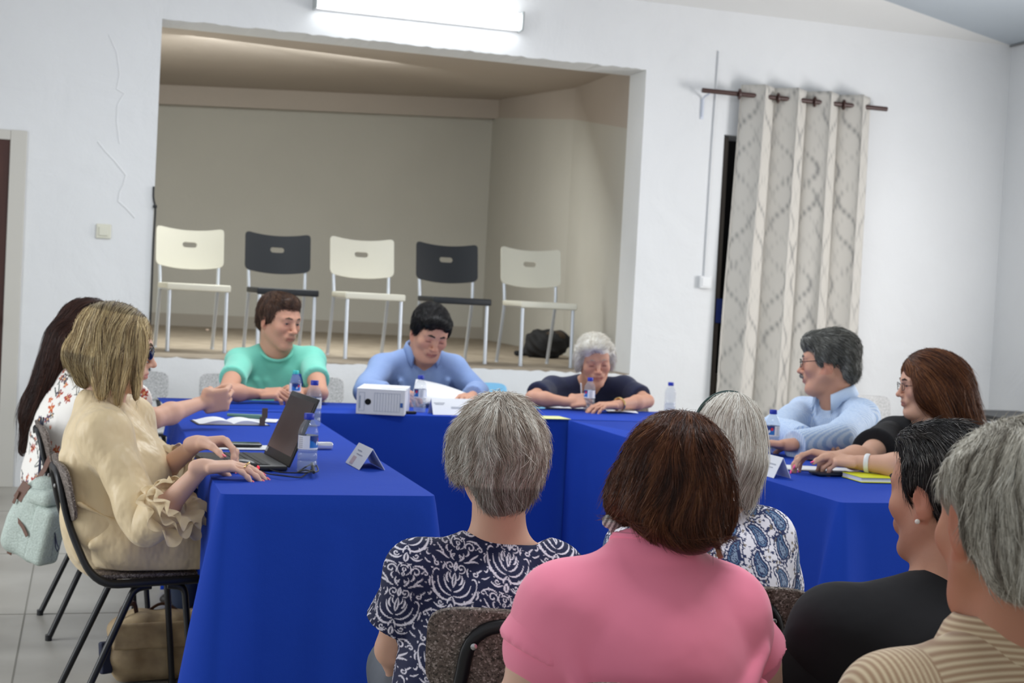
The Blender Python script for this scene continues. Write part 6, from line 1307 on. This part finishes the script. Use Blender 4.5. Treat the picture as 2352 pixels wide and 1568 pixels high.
# ---------------------------------------------------------------- bags by the chairs
def backpack():
    c = pd(88, 1182, 4.95); T = Fr(c, frame(unit(A(-CF[0], -CF[1], 0)*.9+A(-.5, 0, 0)))); t = empty('backpack', tuple(c-A(0, 0, .17)))
    m = noisy('pale_mint_canvas', [(.3, s2l(168, 180, 172)), (.7, s2l(196, 208, 200))], 160, .8, bump=.4); br = mat('brown_leather', s2l(104, 72, 58), .55)
    def P_(o): o.parent = t; o.matrix_parent_inverse = Matrix.Translation(t.location).inverted(); return o
    v = Vol(); M1 = rotM(T.M, 1, -14); v.rbox(T.p(.020, 0, -.02), (.082, .058, .120), M1, .045, .02); v.rbox(T.p(.030, .0, -.07), (.090, .062, .085), M1, .05, .04); v.ell(T.p(-.02, 0, .09), (.060, .045, .050), M1, .03)
    V, F = v.mesh(.005); V = smooth_np(V, F, 2); N = normals_np(V, F); L = T.loc(V); V = V+N*(.0035*np.sin(L[:, :1]*40+L[:, 2:]*26)); P_(mesh_np('bag_body', V, F, m))
    M2 = rotM(T.M, 1, -14); v = Vol(); v.rbox(T.p(-.060, .020, -.060), (.042, .050, .105), M2, .020, .02); V, F = v.mesh(.005); V = smooth_np(V, F, 2); P_(mesh_np('front_pocket', V, F, m))
    v = Vol(); v.rbox(T.p(-.048, .018, .072), (.055, .052, .030), rotM(T.M, 1, -4), .026, .02); V, F = v.mesh(.005); V = smooth_np(V, F, 2); P_(mesh_np('top_flap', V, F, m))
    def strip(name, pts, w, th=.003, mt=None):
        b = MB()
        for a_, b_ in zip(pts, pts[1:]):
            a_, b_ = T.p(*a_), T.p(*b_); d = b_-a_; Mx = frame(d, T.M[:, 1]); b.box((0, 0, 0), (w, float(np.linalg.norm(d))+.004, th), .001, M=Matrix.Translation(tuple((a_+b_)/2)) @ Matrix(Mx.tolist()).to_4x4())
        P_(b.build(name, mt or br))
    strip('leather_patch', [(.010, .052, .115), (.040, .062, .060)], .040); strip('leather_strap', [(.035, .066, .085), (.052, .068, .045)], .012); strip('leather_strap', [(.050, .066, .005), (.0, .072, -.035), (-.022, .075, -.062)], .014)
    strip('hanging_loop', [(-.045, .0, .215), (-.020, .0, .165), (.005, .01, .120)], .020); strip('shoulder_strap', [(.075, .0, .10), (.105, .0, .0), (.112, .01, -.10), (.128, .0, -.155)], .022)
    b = MB().tube([tuple(T.p(-.105, .03, -.045)), tuple(T.p(-.118, .03, -.085)), tuple(T.p(-.128, .03, -.100)), tuple(T.p(-.122, .03, -.112)), tuple(T.p(-.112, .03, -.098)), tuple(T.p(-.108, .03, -.06))], .0022, 6); P_(b.build('zip_pull', mat('navy_cord', (.015, .02, .05), .6)))
    b = MB(); top = pd(97, 958, 5.02)
    for k in (-.004, .004): b.tube([tuple(T.p(.003+k, .0, .125)), tuple(top+A(k, 0, 0))], .0032, 6)
    P_(b.build('carry_cord', mat('navy_cord')))
    return tag(t, 'pale mint canvas backpack with brown leather straps hanging from the far chair', 'backpack', None)
backpack()
def floor_bag():
    c = pz(372, 1560, .0); c = A(float(c[0])-.02, float(c[1])+.02, 0); t = empty('handbag', tuple(c)); m = noisy('beige_leather', [(.3, s2l(140, 118, 90)), (.7, s2l(184, 162, 126))], 14, .6, bump=.3); br = mat('dark_leather', s2l(70, 44, 34), .5)
    v = Vol(); v.rbox((0, 0, .115), (.165, .085, .110), None, .05, .02); v.rbox((.02, 0, .20), (.13, .055, .035), None, .03, .04); v.ell((-.12, -.03, .10), (.06, .07, .08)); v.ell((.12, -.04, .12), (.07, .06, .10)); v.cut((0, 0, .003), (0, 0, -1))
    V, F = v.mesh(.007); V = smooth_np(V, F, 1); V = V+normals_np(V, F)*(.006*np.sin(V[:, :1]*38+V[:, 2:]*30)*np.sin(V[:, 2:]*42-V[:, :1]*20))*(V[:, 2:] > .01); mesh_np('bag_body', V, F, m, t)
    v = Vol(); v.rbox((-.02, -.085, .175), (.15, .012, .045), frame((0, -1, .35)), .010, .01); V, F = v.mesh(.006); mesh_np('flap', V, F, m, t)
    MB().tube(arc([(-.14, -.02, .20), (-.13, -.03, .265), (-.09, -.03, .285), (-.075, -.02, .22)], .03), .010, 8, flat=.5).build('handle', br, t, True); MB().tube(arc([(-.05, .03, .22), (.02, .03, .268), (.08, .02, .225)], .04), .009, 8, flat=.5).build('handle', br, t, True)
    MB().tube(arc([(.10, -.02, .20), (.155, -.02, .26), (.19, 0, .33)], .03), .022, 8, flat=.4).build('shoulder_strap', m, t, True)
    v = Vol(); v.rbox((-.185, -.06, .10), (.020, .014, .055), frame((.3, -1, .2)), .006); V, F = v.mesh(.004); mesh_np('tag', V, F, mat('navy_cord'), t)
    MB().lathe([(.010, 0), (.010, .006), (.006, .008)], (-.175, -.06, .165), 14).build('buckle', mat('steel', (.5, .5, .5), .3, 1), t, True)
    t.rotation_euler.z = R(8); t.scale = (.92, .92, .92)
    return tag(t, 'crumpled beige handbag standing on the floor under the blonde woman\'s chair', 'handbag')
floor_bag()


q = pz(476, 760, ZS); v = Vol(); v.ell((float(q[0]), float(q[1]), ZS+.012), (.016, .014, .010)); V, F = v.mesh(.004); tag(mesh_np('paper_scrap', V, F, mat('pink_scrap', (.85, .66, .55), .7)), 'tiny pale crumpled scrap on the stage floor between two chairs', 'scrap')
